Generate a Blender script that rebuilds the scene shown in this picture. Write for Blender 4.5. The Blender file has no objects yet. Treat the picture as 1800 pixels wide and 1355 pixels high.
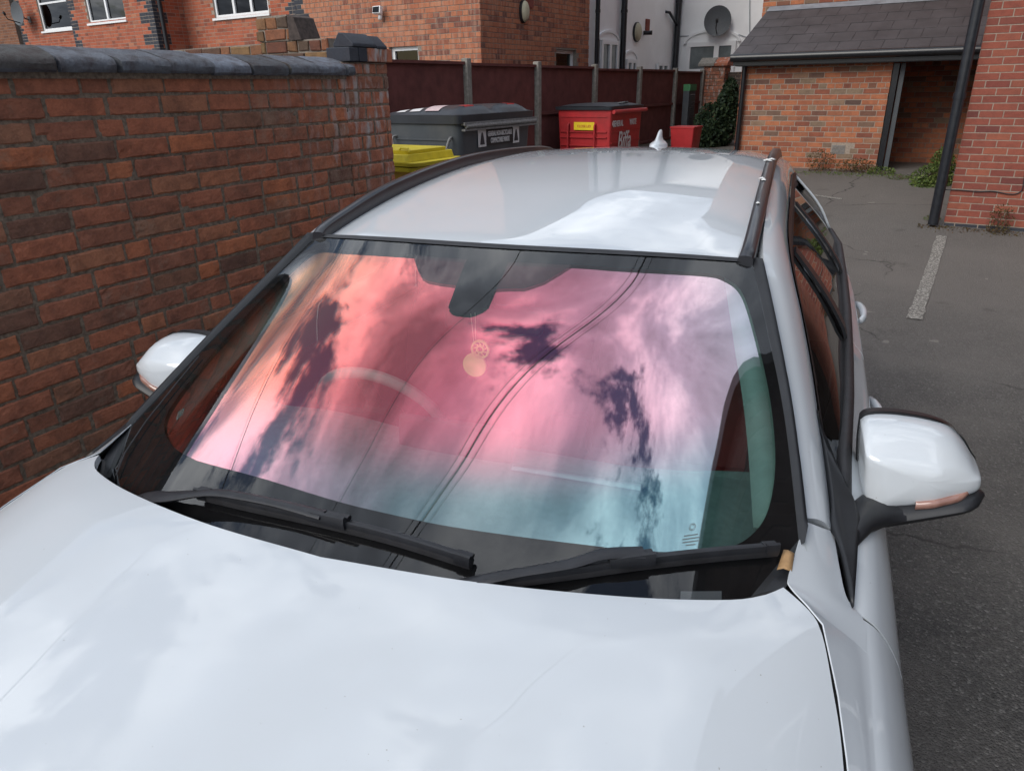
import bpy, bmesh, math, random
import numpy as np
from mathutils import Vector, Matrix
R_=math.radians
scene=bpy.context.scene
COL=scene.collection
# ------------------------------------------------------------ camera
W0,H0,CX,CY,FPX=1800,1355,900,677.5,1259.2
def cam_basis(yaw,pitch,roll):
    f=np.array([-math.sin(yaw)*math.cos(pitch),math.cos(yaw)*math.cos(pitch),-math.sin(pitch)])
    r=np.array([math.cos(yaw),math.sin(yaw),0.]); d=np.cross(f,r)
    c,s=math.cos(roll),math.sin(roll)
    return c*r+s*d,-s*r+c*d,f
CB=cam_basis(R_(33.286),R_(22.6),R_(1.0)); CAMZ=1.728
CPOS=np.array([0,0,CAMZ])
cd=bpy.data.cameras.new('camera'); cam=bpy.data.objects.new('camera',cd); COL.objects.link(cam)
cd.sensor_width=36; cd.sensor_fit='HORIZONTAL'; cd.lens=36*FPX/W0; cd.clip_start=.05; cd.clip_end=2000
m=Matrix.Identity(4)
for i,v in enumerate((CB[0],-CB[1],-CB[2])):
    for j in range(3): m[j][i]=v[j]
m[2][3]=CAMZ
cam.matrix_world=m; scene.camera=cam
# survey helper: a sight line from the measured camera met with a wall plane
def sight(px,py): return (px-CX)/FPX*CB[0]+(py-CY)/FPX*CB[1]+CB[2]
def at(px,py,Y): v=sight(px,py); return CPOS+v*(Y/v[1])
def ax(px,py,X): v=sight(px,py); return CPOS+v*(X/v[0])
# ------------------------------------------------------------ world, sun, exposure
SUN_EL,SUN_AZ=36,196      # azimuth measured from +Y clockwise
w=bpy.data.worlds.new('World'); scene.world=w; w.use_nodes=True
nt=w.node_tree; N=nt.nodes; L=nt.links; N.clear()
def nd(t,**k):
    n=N.new(t)
    for a,b in k.items(): setattr(n,a,b)
    return n
sky=nd('ShaderNodeTexSky',sky_type='NISHITA',sun_disc=False,sun_elevation=R_(SUN_EL),sun_rotation=R_(SUN_AZ),air_density=1.2,dust_density=1.2,ozone_density=1.5)
tc=nd('ShaderNodeTexCoord'); sep=nd('ShaderNodeSeparateXYZ'); L.new(tc.outputs['Generated'],sep.inputs[0])
zc=nd('ShaderNodeMath',operation='MAXIMUM'); L.new(sep.outputs[2],zc.inputs[0]); zc.inputs[1].default_value=0
za=nd('ShaderNodeMath',operation='ADD'); L.new(zc.outputs[0],za.inputs[0]); za.inputs[1].default_value=.22
dv=nd('ShaderNodeVectorMath',operation='DIVIDE'); L.new(tc.outputs['Generated'],dv.inputs[0])
cb=nd('ShaderNodeCombineXYZ')
for i in range(3): L.new(za.outputs[0],cb.inputs[i])
L.new(cb.outputs[0],dv.inputs[1])
mp=nd('ShaderNodeMapping'); L.new(dv.outputs[0],mp.inputs[0]); mp.inputs['Location'].default_value=(7.7,9.9,0); mp.inputs['Scale'].default_value=(1,1,0)
n1=nd('ShaderNodeTexNoise'); L.new(mp.outputs[0],n1.inputs['Vector']); n1.inputs['Scale'].default_value=2.0; n1.inputs['Detail'].default_value=15; n1.inputs['Roughness'].default_value=.66; n1.inputs['Distortion'].default_value=.25
n2=nd('ShaderNodeTexNoise'); L.new(mp.outputs[0],n2.inputs['Vector']); n2.inputs['Scale'].default_value=2.3; n2.inputs['Detail'].default_value=13; n2.inputs['Roughness'].default_value=.60; n2.inputs['Distortion'].default_value=.4
cr1=nd('ShaderNodeValToRGB'); L.new(n1.outputs[0],cr1.inputs[0]); cr1.color_ramp.elements[0].position=.428; cr1.color_ramp.elements[1].position=.49
cr1.color_ramp.interpolation='EASE'
cr2=nd('ShaderNodeValToRGB'); L.new(n2.outputs[0],cr2.inputs[0])
cr2.color_ramp.elements[0].position=.36; cr2.color_ramp.elements[0].color=(2.6,2.9,3.5,1)
cr2.color_ramp.elements[1].position=.64; cr2.color_ramp.elements[1].color=(15.5,16,16.6,1)
el=cr2.color_ramp.elements.new(.5); el.color=(6.2,6.9,8.0,1)
mx=nd('ShaderNodeMix',data_type='RGBA'); L.new(cr1.outputs[0],mx.inputs[0]); L.new(sky.outputs[0],mx.inputs[6]); L.new(cr2.outputs[0],mx.inputs[7])
bg=nd('ShaderNodeBackground'); bg.inputs[1].default_value=.085; L.new(mx.outputs[2],bg.inputs[0])
wo=nd('ShaderNodeOutputWorld'); L.new(bg.outputs[0],wo.inputs[0])
sl=bpy.data.lights.new('sun','SUN'); sl.energy=1.45; sl.angle=R_(38); sl.color=(1,.95,.88)
so=bpy.data.objects.new('sun',sl); COL.objects.link(so)
sd=Vector((math.sin(R_(SUN_AZ))*math.cos(R_(SUN_EL)),math.cos(R_(SUN_AZ))*math.cos(R_(SUN_EL)),math.sin(R_(SUN_EL))))
so.rotation_euler=sd.to_track_quat('Z','Y').to_euler(); so.location=sd*40
scene.view_settings.view_transform='Standard'; scene.view_settings.look='None'
scene.view_settings.exposure=.60; scene.view_settings.gamma=1; scene.view_settings.use_curve_mapping=False
scene.cycles.max_bounces=10; scene.cycles.transparent_max_bounces=24; scene.cycles.caustics_reflective=False; scene.cycles.caustics_refractive=False
try: scene.cycles.use_denoising=True
except Exception: pass
# ------------------------------------------------------------ materials
MATS={}
def _m(name):
    m=bpy.data.materials.new(name); m.use_nodes=True; m.node_tree.nodes.clear(); MATS[name]=m; return m
class NT:
    def __init__(s,m): s.t=m.node_tree
    def n(s,ty,ins=None,**k):
        x=s.t.nodes.new(ty)
        for a,b in k.items(): setattr(x,a,b)
        if ins:
            for a,b in ins.items():
                i=x.inputs[a]
                if isinstance(b,bpy.types.NodeSocket): s.t.links.new(b,i)
                else: i.default_value=b
        return x
    def out(s,sh): s.n('ShaderNodeOutputMaterial',{'Surface':sh})
    def ramp(s,fac,stops):
        x=s.n('ShaderNodeValToRGB',{0:fac}); r=x.color_ramp
        r.elements[0].position=stops[0][0]; r.elements[0].color=(*stops[0][1],1)
        r.elements[1].position=stops[-1][0]; r.elements[1].color=(*stops[-1][1],1)
        for p,c in stops[1:-1]:
            e=r.elements.new(p); e.color=(*c,1)
        return x.outputs[0]
    def mix(s,f,a,b,bt='MIX'):
        x=s.n('ShaderNodeMix',data_type='RGBA',blend_type=bt)
        for i,v in ((0,f),(6,a),(7,b)):
            if isinstance(v,bpy.types.NodeSocket): s.t.links.new(v,x.inputs[i])
            else: x.inputs[i].default_value=(v if i==0 else (*v,1))
        return x.outputs[2]
    def math(s,op,a,b=0.):
        return s.n('ShaderNodeMath',{0:a,1:b},operation=op).outputs[0]
    def noise(s,vec,sc,det=4,ro=.55,out=0):
        return s.n('ShaderNodeTexNoise',{'Vector':vec,'Scale':sc,'Detail':det,'Roughness':ro}).outputs[out]
    def bump(s,h,st=.3,d=.01): return s.n('ShaderNodeBump',{'Height':h,'Strength':st,'Distance':d}).outputs[0]
def simple(name,col,rough=.6,metal=0,var=.12,scale=30,bump=0,coat=0,spec=.5,dirt=None,bscale=None):
    m=_m(name); t=NT(m); c=t.n('ShaderNodeTexCoord').outputs['Object']
    nz=t.noise(c,scale,5)
    a=tuple(max(0,x*(1-var)) for x in col); b=tuple(min(1,x*(1+var)) for x in col)
    cc=t.ramp(nz,[(.3,a),(.7,b)])
    if dirt:
        d=t.ramp(t.noise(c,scale*.23,6,.65),[(.5,(0,0,0)),(.75,(1,1,1))]); cc=t.mix(d,cc,dirt)
    p={'Base Color':cc,'Roughness':rough,'Metallic':metal,'Coat Weight':coat,'Coat Roughness':.03,'Specular IOR Level':spec}
    if bump: p['Normal']=t.bump(t.noise(c,bscale or scale*3,5),bump,.004)
    t.out(t.n('ShaderNodeBsdfPrincipled',p).outputs[0]); return m
def brick_mat(name,stops,dark=.5,eff=0,bump=.5,scale=1,streak=0):
    m=_m(name); t=NT(m); c=t.n('ShaderNodeTexCoord').outputs['Object']
    isl=t.n('ShaderNodeNewGeometry').outputs['Random Per Island']
    cc=t.ramp(isl,stops)
    # burnt mottling inside a brick
    mo=t.ramp(t.noise(c,14*scale,6,.65),[(.42,(0,0,0)),(.7,(1,1,1))])
    cc=t.mix(t.math('MULTIPLY',mo,dark),cc,(.055,.035,.032))
    gr=t.noise(c,120*scale,3)
    cc=t.mix(.35,cc,t.ramp(gr,[(.3,(.35,.35,.35)),(.7,(.65,.65,.65))]),'OVERLAY')
    if streak:   # kiss marks: vertical pale/dark bands across stretchers
        mpn=t.n('ShaderNodeMapping',{'Vector':c,'Scale':(1,1,.12)}).outputs[0]
        b=t.ramp(t.noise(mpn,18*scale,3,.6),[(.45,(0,0,0)),(.62,(1,1,1))])
        cc=t.mix(t.math('MULTIPLY',b,streak),cc,(.46,.27,.19))
    if eff:
        sx=t.n('ShaderNodeSeparateXYZ',{0:c})
        # salts leach near the pier under the cap
        yy=t.n('ShaderNodeMapRange',{0:sx.outputs[1],1:2.35,2:3.15,3:0.,4:1.}).outputs[0]
        zz=t.n('ShaderNodeMapRange',{0:sx.outputs[2],1:1.05,2:1.5,3:0.,4:1.}).outputs[0]
        mpn=t.n('ShaderNodeMapping',{'Vector':c,'Scale':(1,1,.3)}).outputs[0]
        ef=t.ramp(t.noise(mpn,16,5,.6),[(.52,(0,0,0)),(.66,(1,1,1))])
        f=t.math('MULTIPLY',t.math('MULTIPLY',yy,zz),ef)
        f=t.math('MULTIPLY',f,eff)
        cc=t.mix(f,cc,(.42,.39,.38))
        f2=t.ramp(t.noise(c,4.3,6,.75),[(.56,(0,0,0)),(.66,(1,1,1))])
        cc=t.mix(t.math('MULTIPLY',f2,.4),cc,(.34,.25,.19))
        f3=t.ramp(t.noise(c,2.2,5,.7),[(.55,(0,0,0)),(.7,(1,1,1))])
        cc=t.mix(t.math('MULTIPLY',f3,.45),cc,(.10,.07,.055))
    bp=t.bump(t.math('ADD',t.noise(c,60*scale,6,.7),t.math('MULTIPLY',t.noise(c,9*scale,3),1.5)),bump,.008)
    t.out(t.n('ShaderNodeBsdfPrincipled',{'Base Color':cc,'Roughness':.88,'Normal':bp,'Specular IOR Level':.25}).outputs[0]); return m
old=[(0,(.20,.088,.062)),(.2,(.27,.108,.072)),(.45,(.30,.112,.070)),(.6,(.21,.095,.070)),(.75,(.36,.130,.070)),(.9,(.25,.125,.085)),(1,(.12,.068,.057))]
brick_mat('old_brick',[(p,tuple(q*f_ for q,f_ in zip(c,(1.50,1.40,1.27)))) for p,c in old],.5,1.0,.8)
brick_mat('yellow_old_brick',[(0,(.19,.11,.05)),(.3,(.25,.10,.055)),(.6,(.22,.15,.07)),(.8,(.15,.06,.04)),(1,(.10,.07,.05))],.5,0,.8)
brick_mat('orange_brick',[(0,(.38,.135,.075)),(.3,(.45,.17,.09)),(.5,(.34,.115,.065)),(.65,(.48,.19,.10)),(.85,(.25,.09,.06)),(1,(.16,.07,.055))],.28,0,.3,1,.45)
brick_mat('terrace_brick',[(0,(.38,.10,.055)),(.4,(.43,.13,.07)),(.7,(.34,.09,.05)),(.9,(.22,.075,.05)),(1,(.46,.19,.11))],.12,0,.3,1,.1)
brick_mat('garden_brick',[(0,(.40,.145,.075)),(.25,(.45,.17,.085)),(.45,(.34,.115,.065)),(.58,(.22,.08,.055)),(.7,(.42,.155,.08)),(.8,(.16,.085,.065)),(.88,(.26,.19,.13)),(.94,(.38,.14,.075)),(1,(.10,.07,.06))],.35,0,.35)
brick_mat('smooth_red_brick',[(0,(.27,.078,.056)),(.35,(.31,.095,.065)),(.6,(.22,.065,.052)),(.8,(.35,.115,.072)),(1,(.18,.058,.05))],.28,0,.35)
brick_mat('shade_brick',[(0,(.05,.03,.025)),(1,(.035,.022,.02))],.1,0,.2)  # shade on the mirrored right-hand house, put into its brick colour
brick_mat('blue_brick',[(0,(.045,.05,.062)),(.5,(.06,.066,.08)),(1,(.035,.038,.05))],.2,0,.4)
brick_mat('coping_blue',[(0,(.08,.083,.09)),(.25,(.17,.185,.215)),(.5,(.11,.115,.13)),(.75,(.22,.245,.295)),(1,(.10,.096,.092))],.75,0,1.3)
simple('mortar_old',(.19,.145,.11),.95,var=.45,scale=60,bump=1.0)
simple('mortar_light',(.33,.27,.22),.95,var=.2,scale=40,bump=.3)
simple('mortar_grey',(.22,.19,.16),.95,var=.25,scale=40,bump=.3)
simple('render_white',(.86,.87,.88),.85,var=.05,scale=2,bump=.15,dirt=(.80,.81,.81))
simple('etched_dark',(.09,.12,.13),.5)
simple('upvc_white',(.80,.81,.82),.35,var=.02)
simple('black_gloss',(.012,.013,.016),.28,var=.2)
simple('black_pipe',(.015,.017,.022),.38,var=.3,scale=20)
simple('slate',(.062,.056,.060),.7,var=.25,scale=3,bump=.3,bscale=60)
simple('lead',(.23,.25,.28),.55,var=.25,scale=6)
simple('fence_wood',(.125,.036,.032),.8,var=.25,scale=6,bump=.4,bscale=40)
simple('concrete',(.24,.225,.20),.9,var=.25,scale=25,bump=.5,dirt=(.15,.145,.12))
simple('bin_grey',(.055,.064,.074),.5,var=.12,scale=8,dirt=(.085,.088,.09))
simple('bin_lid',(.032,.036,.044),.42,var=.15,scale=8)
simple('bin_red',(.42,.028,.032),.42,var=.12,scale=8,dirt=(.25,.03,.03))
simple('galv',(.20,.20,.20),.55,var=.3,scale=40)
simple('bin_yellow',(.62,.50,.03),.5,var=.12,scale=10,dirt=(.40,.30,.03))
simple('bin_orange',(.55,.33,.04),.5,var=.12,scale=10)
simple('sign_green',(.05,.20,.08),.5)
simple('label_white',(.62,.60,.60),.6,var=.08)
simple('label_pale',(.55,.42,.42),.6,var=.1)
simple('label_red',(.45,.03,.03),.6,var=.1)
simple('label_yellow',(.75,.55,.02),.5,var=.05)
simple('label_black',(.02,.02,.022),.6,var=.1)
simple('cream_plastic',(.45,.42,.30),.6)
simple('dish_grey',(.085,.095,.105),.5)
simple('bark',(.09,.065,.045),.9,var=.4)
simple('pane_pale',(.15,.175,.18),.12,var=.25,scale=3)
simple('curtain',(.32,.31,.29),.9)
# car
def paint():
    m=_m('white_paint'); t=NT(m); c=t.n('ShaderNodeTexCoord').outputs['Object']
    sp=t.ramp(t.noise(c,170,2,.5),[(.765,(0,0,0)),(.79,(1,1,1))])
    du=t.noise(c,3,6,.7)
    base=t.mix(t.ramp(du,[(.4,(0,0,0)),(.8,(.35,.35,.35))]),(.60,.64,.68),(.58,.605,.62))
    base=t.mix(t.math('MULTIPLY',sp,.55),base,(.20,.18,.15))
    p=t.n('ShaderNodeBsdfPrincipled',{'Base Color':base,'Roughness':.6,'Specular IOR Level':.2,'Coat Weight':1.,'Coat Roughness':.006,'Coat IOR':1.6})
    t.out(p.outputs[0])
paint()
simple('rail_black',(.018,.019,.024),.33,var=.2,scale=15,coat=.2)
simple('trim_black',(.014,.015,.018),.42,var=.25,scale=20)
simple('seal_rubber',(.022,.022,.025),.55,var=.3,scale=30)
simple('wiper_black',(.017,.018,.022),.45,var=.3,scale=30)
simple('frit_black',(.008,.008,.009),.9,var=.2,spec=0)
simple('dash_grey',(.16,.19,.19),.75,var=.15,scale=60,bump=.2)
simple('dash_dark',(.03,.032,.034),.7,var=.2)
simple('red_leather',(.24,.022,.026),.5,var=.15,scale=20,bump=.2)
simple('headliner',(.30,.30,.29),.9)
simple('pillar_trim',(.34,.38,.37),.7)
simple('gold',(.95,.70,.22),.45)
simple('cord_pale',(.6,.55,.45),.7)
simple('tyre',(.02,.02,.02),.8)
simple('alloy',(.45,.46,.48),.3,metal=.9)
simple('dead_leaf',(.38,.23,.11),.8,var=.25,scale=60)
simple('dropping',(.72,.72,.70),.8)
simple('gap_dark',(.012,.012,.013),.8)
simple('under_hood',(.5,.51,.52),.5)
simple('etched_teal',(.10,.42,.46),.6)
simple('etched_grey',(.28,.32,.34),.6)
def indicator():
    m=_m('indicator_lens'); t=NT(m); c=t.n('ShaderNodeTexCoord').outputs['Object']
    cc=t.ramp(t.noise(c,40,2),[(.35,(.26,.13,.10)),(.65,(.36,.20,.16))])
    t.out(t.n('ShaderNodeBsdfPrincipled',{'Base Color':cc,'Roughness':.15,'Coat Weight':1.}).outputs[0])
indicator()
def glass_like(name,tint,refl=(1,1,1),ior=1.5,rough=0.0,extra=0):
    m=_m(name); t=NT(m); c=t.n('ShaderNodeTexCoord').outputs['Object']
    dust=t.ramp(t.noise(c,5,7,.7),[(.4,(0,0,0)),(.85,(1,1,1))])
    bf=t.n('ShaderNodeNewGeometry').outputs['Backfacing']
    io=t.n('ShaderNodeMapRange',{0:bf,1:0.,2:1.,3:ior,4:1/ior}).outputs[0]
    fr=t.n('ShaderNodeFresnel',{'IOR':io}).outputs[0]
    a=t.n('ShaderNodeBsdfTransparent',{'Color':(*tint,1)}).outputs[0]
    g=t.n('ShaderNodeBsdfGlossy',{'Color':(*refl,1),'Roughness':rough}).outputs[0]
    s=t.n('ShaderNodeMixShader',{0:fr,1:a,2:g}).outputs[0]
    if extra:
        d=t.n('ShaderNodeBsdfDiffuse',{'Color':(.5,.5,.48,1)}).outputs[0]
        s=t.n('ShaderNodeMixShader',{0:t.math('ADD',t.math('MULTIPLY',dust,extra),extra*.4),1:s,2:d}).outputs[0]
    t.out(s); return m
glass_like('windscreen_glass',(.97,.98,.97),ior=1.6,extra=.004)
glass_like('side_glass',(.10,.11,.11),ior=1.55,extra=.01)
glass_like('house_glass',(.03,.035,.04),ior=1.42)
def film():
    # iridescent solar film: reflectance colour drifts across the sheet, transmits teal
    m=_m('tint_film'); t=NT(m); uv=t.n('ShaderNodeTexCoord').outputs['UV']
    sx=t.n('ShaderNodeSeparateXYZ',{0:uv}); u,v=sx.outputs[0],sx.outputs[1]
    wob=t.math('MULTIPLY',t.math('SUBTRACT',t.noise(uv,2.2,3),.5),.12)
    uu=t.math('ADD',u,wob)
    top=t.ramp(uu,[(.03,(.30,.16,.11)),(.075,(.42,.20,.12)),(.115,(1.,.43,.18)),(.20,(1.,.32,.17)),(.34,(.95,.19,.17)),(.52,(.80,.15,.21)),(.66,(.76,.27,.36)),(.80,(.76,.44,.54)),(.92,(.72,.55,.62)),(1,(.62,.55,.66))])  # left stops darkened in the colour to dim the wall's reflection
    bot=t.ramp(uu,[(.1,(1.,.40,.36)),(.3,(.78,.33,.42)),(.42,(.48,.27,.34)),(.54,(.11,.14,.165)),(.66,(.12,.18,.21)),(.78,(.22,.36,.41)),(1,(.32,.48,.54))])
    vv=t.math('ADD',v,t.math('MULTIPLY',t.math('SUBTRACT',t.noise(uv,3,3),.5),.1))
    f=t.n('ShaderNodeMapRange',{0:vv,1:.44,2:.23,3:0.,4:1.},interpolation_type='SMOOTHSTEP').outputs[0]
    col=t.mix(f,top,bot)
    lp=t.n('ShaderNodeLayerWeight',{'Blend':.5})
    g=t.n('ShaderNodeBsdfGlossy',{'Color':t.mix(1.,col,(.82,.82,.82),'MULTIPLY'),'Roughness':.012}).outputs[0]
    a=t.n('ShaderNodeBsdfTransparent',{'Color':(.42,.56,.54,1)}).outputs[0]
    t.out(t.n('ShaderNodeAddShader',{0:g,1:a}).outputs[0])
film()
def asphalt():
    m=_m('asphalt'); t=NT(m); c=t.n('ShaderNodeTexCoord').outputs['Object']
    vo=t.n('ShaderNodeTexVoronoi',{'Vector':c,'Scale':130.}); vd=vo.outputs['Distance']; vc=vo.outputs['Color']
    sv=t.n('ShaderNodeSeparateColor',{0:vc}).outputs[0]
    cc=t.ramp(sv,[(0,(.07,.067,.064)),(.6,(.105,.10,.095)),(.93,(.145,.138,.13)),(1,(.25,.24,.225))])
    big=t.noise(c,.9,6,.65)
    cc=t.mix(t.ramp(big,[(.42,(0,0,0)),(.68,(.75,.75,.75))]),cc,(.19,.175,.16))
    sy=t.n('ShaderNodeSeparateXYZ',{0:c}).outputs[1]
    far=t.n('ShaderNodeMapRange',{0:sy,1:3.,2:7.5,3:0.,4:.6}).outputs[0]
    cc=t.mix(far,cc,(.20,.18,.162))      # paler towards the back of the yard
    st=t.ramp(t.noise(c,2.3,5,.6),[(.62,(0,0,0)),(.72,(1,1,1))])
    cc=t.mix(t.math('MULTIPLY',st,.35),cc,(.04,.035,.03))
    sp=t.ramp(t.noise(c,5.5,2,.4),[(.735,(0,0,0)),(.75,(1,1,1))])
    cc=t.mix(t.math('MULTIPLY',sp,.6),cc,(.30,.28,.25))
    wv=t.n('ShaderNodeMix',data_type='VECTOR',ins={0:.25}); s_=t.t.links; s_.new(c,wv.inputs[4]); s_.new(t.noise(c,1.8,4,.6,1),wv.inputs[5])
    ed=t.n('ShaderNodeTexVoronoi',{'Vector':wv.outputs[1],'Scale':.75},feature='DISTANCE_TO_EDGE').outputs['Distance']
    ck=t.ramp(ed,[(.0,(1,1,1)),(.006,(0,0,0))]); gate=t.ramp(t.noise(c,.6,2),[(.50,(0,0,0)),(.56,(1,1,1))])
    cc=t.mix(t.math('MULTIPLY',t.math('MULTIPLY',ck,gate),.8),cc,(.03,.028,.026))
    h=t.math('ADD',t.math('MULTIPLY',vd,-1.),t.math('MULTIPLY',t.noise(c,300,3),.4))
    t.out(t.n('ShaderNodeBsdfPrincipled',{'Base Color':cc,'Roughness':.85,'Specular IOR Level':.35,'Normal':t.bump(h,.85,.010)}).outputs[0])
asphalt()
def road_paint():
    m=_m('road_paint'); t=NT(m); c=t.n('ShaderNodeTexCoord').outputs['Object']
    f=t.ramp(t.noise(c,60,6,.8),[(.485,(0,0,0)),(.55,(1,1,1))])
    cc=t.mix(f,(.12,.11,.10),(.42,.40,.36))
    t.out(t.n('ShaderNodeBsdfPrincipled',{'Base Color':cc,'Roughness':.85,'Normal':t.bump(t.noise(c,95,4),.8,.01)}).outputs[0])
road_paint()
def leafm(name,a,b,c3):
    m=_m(name); t=NT(m)
    isl=t.n('ShaderNodeNewGeometry').outputs['Random Per Island']
    cc=t.ramp(isl,[(0,a),(.5,b),(1,c3)])
    d=t.n('ShaderNodeBsdfPrincipled',{'Base Color':cc,'Roughness':.6,'Specular IOR Level':.3}).outputs[0]
    tr=t.n('ShaderNodeBsdfTranslucent',{'Color':cc}).outputs[0]
    t.out(t.n('ShaderNodeMixShader',{0:.2,1:d,2:tr}).outputs[0])
leafm('leaf_dark',(.015,.03,.018),(.03,.055,.028),(.06,.09,.04))
leafm('leaf_green',(.05,.085,.02),(.10,.15,.035),(.17,.21,.06))
leafm('leaf_brown',(.08,.045,.025),(.10,.085,.03),(.16,.08,.04))
# ------------------------------------------------------------ mesh tools
class MB:
    def __init__(s): s.v=[]; s.f=[]; s.mi=[]; s.uv=None
    def add(s,vs,fs,mi=0):
        o=len(s.v); s.v+= [tuple(map(float,p)) for p in vs]; s.f+=[tuple(i+o for i in f) for f in fs]; s.mi+=[mi]*len(fs)
    def box(s,a,b,mi=0,rot=None,org=None):
        x0,y0,z0=a;x1,y1,z1=b
        vs=[(x0,y0,z0),(x1,y0,z0),(x1,y1,z0),(x0,y1,z0),(x0,y0,z1),(x1,y0,z1),(x1,y1,z1),(x0,y1,z1)]
        s.add(vs,[(0,3,2,1),(4,5,6,7),(0,1,5,4),(1,2,6,5),(2,3,7,6),(3,0,4,7)],mi)
    def obox(s,O,U,V,Wv,mi=0):
        # oriented box from corner O spanned by U,V,Wv (right handed => outward normals)
        O,U,V,Wv=[np.array(q,float) for q in (O,U,V,Wv)]
        vs=[O,O+U,O+U+V,O+V,O+Wv,O+U+Wv,O+U+V+Wv,O+V+Wv]
        fs=[(0,3,2,1),(4,5,6,7),(0,1,5,4),(1,2,6,5),(2,3,7,6),(3,0,4,7)]
        if np.dot(np.cross(U,V),Wv)<0: fs=[f[::-1] for f in fs]
        s.add(vs,fs,mi)
    def tube(s,path,r,n=10,mi=0,cap=True,sq=None):
        P=[np.array(p,float) for p in path]; rs=r if hasattr(r,'__len__') else [r]*len(P)
        o=len(s.v); up=np.array([0,0,1.]); pa=None
        for i,p in enumerate(P):
            t=(P[min(i+1,len(P)-1)]-P[max(i-1,0)]); t/=np.linalg.norm(t)+1e-12
            if pa is None:
                a=np.cross(t,up); 
                if np.linalg.norm(a)<.1: a=np.cross(t,[1,0,0])
            else: a=pa-t*np.dot(pa,t)
            a/=np.linalg.norm(a); pa=a; b=np.cross(t,a)
            for k in range(n):
                th=2*math.pi*k/n+ (math.pi/n if n==4 else 0)
                q=sq if sq else (1,1)
                s.v.append(tuple(p+rs[i]*(math.cos(th)*a*q[0]+math.sin(th)*b*q[1])))
        for i in range(len(P)-1):
            for k in range(n):
                a0=o+i*n+k;a1=o+i*n+(k+1)%n
                s.f.append((a0,a1,a1+n,a0+n)); s.mi.append(mi)
        if cap:
            s.f.append(tuple(o+k for k in range(n))[::-1]); s.mi.append(mi)
            e=o+(len(P)-1)*n; s.f.append(tuple(e+k for k in range(n))); s.mi.append(mi)
    def grid(s,P,mi=0,thick=0,flip=False,close_u=False):
        P=np.asarray(P,float); r,c=P.shape[:2]
        o=len(s.v); s.v+=[tuple(q) for q in P.reshape(-1,3)]
        def q(a,b,c_,d): s.f.append((a,b,c_,d)[::-1] if flip else (a,b,c_,d)); s.mi.append(mi)
        idx=lambda i,j:o+i*c+j
        for i in range(r-1):
            for j in range(c-1): q(idx(i,j),idx(i,j+1),idx(i+1,j+1),idx(i+1,j))
        if thick:
            du=np.gradient(P,axis=1); dv_=np.gradient(P,axis=0); n=np.cross(du,dv_); n/=np.linalg.norm(n,axis=2)[...,None]+1e-12
            if flip: n=-n
            Q=P-n*thick; o2=len(s.v); s.v+=[tuple(z) for z in Q.reshape(-1,3)]
            id2=lambda i,j:o2+i*c+j
            for i in range(r-1):
                for j in range(c-1): q(id2(i,j),id2(i+1,j),id2(i+1,j+1),id2(i,j+1))
            for j in range(c-1):
                q(idx(0,j),id2(0,j),id2(0,j+1),idx(0,j+1)); q(idx(r-1,j),idx(r-1,j+1),id2(r-1,j+1),id2(r-1,j))
            for i in range(r-1):
                q(idx(i,0),idx(i+1,0),id2(i+1,0),id2(i,0)); q(idx(i,c-1),id2(i,c-1),id2(i+1,c-1),idx(i+1,c-1))
    def loft(s,rings,mi=0,cap=True,flip=False):
        o=len(s.v); n=len(rings[0])
        for r in rings: s.v+=[tuple(map(float,p)) for p in r]
        for i in range(len(rings)-1):
            for k in range(n):
                f=(o+i*n+k,o+i*n+(k+1)%n,o+(i+1)*n+(k+1)%n,o+(i+1)*n+k); s.f.append(f[::-1] if flip else f); s.mi.append(mi)
        if cap:
            a=tuple(o+k for k in range(n)); e=o+(len(rings)-1)*n; b=tuple(e+k for k in range(n))
            s.f.append(a if flip else a[::-1]); s.f.append(b[::-1] if flip else b); s.mi+=[mi,mi]
    def build(s,name,mats,parent=None,smooth=False,uvs=None,bevel=0,seg=2,autos=None):
        me=bpy.data.meshes.new(name); me.from_pydata(s.v,[],s.f)
        if isinstance(mats,str): mats=[mats]
        for q in mats: me.materials.append(MATS[q])
        me.polygons.foreach_set('material_index',s.mi)
        if smooth: me.polygons.foreach_set('use_smooth',[True]*len(s.f))
        if uvs is not None:
            ul=me.uv_layers.new(name='UVMap')
            for lo in me.loops: ul.data[lo.index].uv=uvs[lo.vertex_index]
        me.update()
        if autos is not None and smooth:
            bm=bmesh.new(); bm.from_mesh(me)
            for e in bm.edges:
                if len(e.link_faces)==2 and e.calc_face_angle(0)>R_(autos): e.smooth=False
            bm.to_mesh(me); bm.free()
        o=bpy.data.objects.new(name,me); COL.objects.link(o)
        if parent: o.parent=parent
        if bevel:
            b=o.modifiers.new('bevel','BEVEL'); b.width=bevel; b.segments=seg; b.limit_method='ANGLE'; b.angle_limit=R_(40)
            if smooth is False:
                for p in me.polygons: p.use_smooth=True
                b.harden_normals=True
        return o
def empty(name,loc=(0,0,0),rz=0,parent=None):
    o=bpy.data.objects.new(name,None); o.empty_display_size=.2; o.location=loc; o.rotation_euler=(0,0,rz); COL.objects.link(o)
    if parent: o.parent=parent
    return o
def tag(o,label=None,cat=None,group=None,kind=None):
    for k,v in (('label',label),('category',cat),('group',group),('kind',kind)):
        if v: o[k]=v
    return o
def lbl(o,l): o['label']=l; return o
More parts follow.
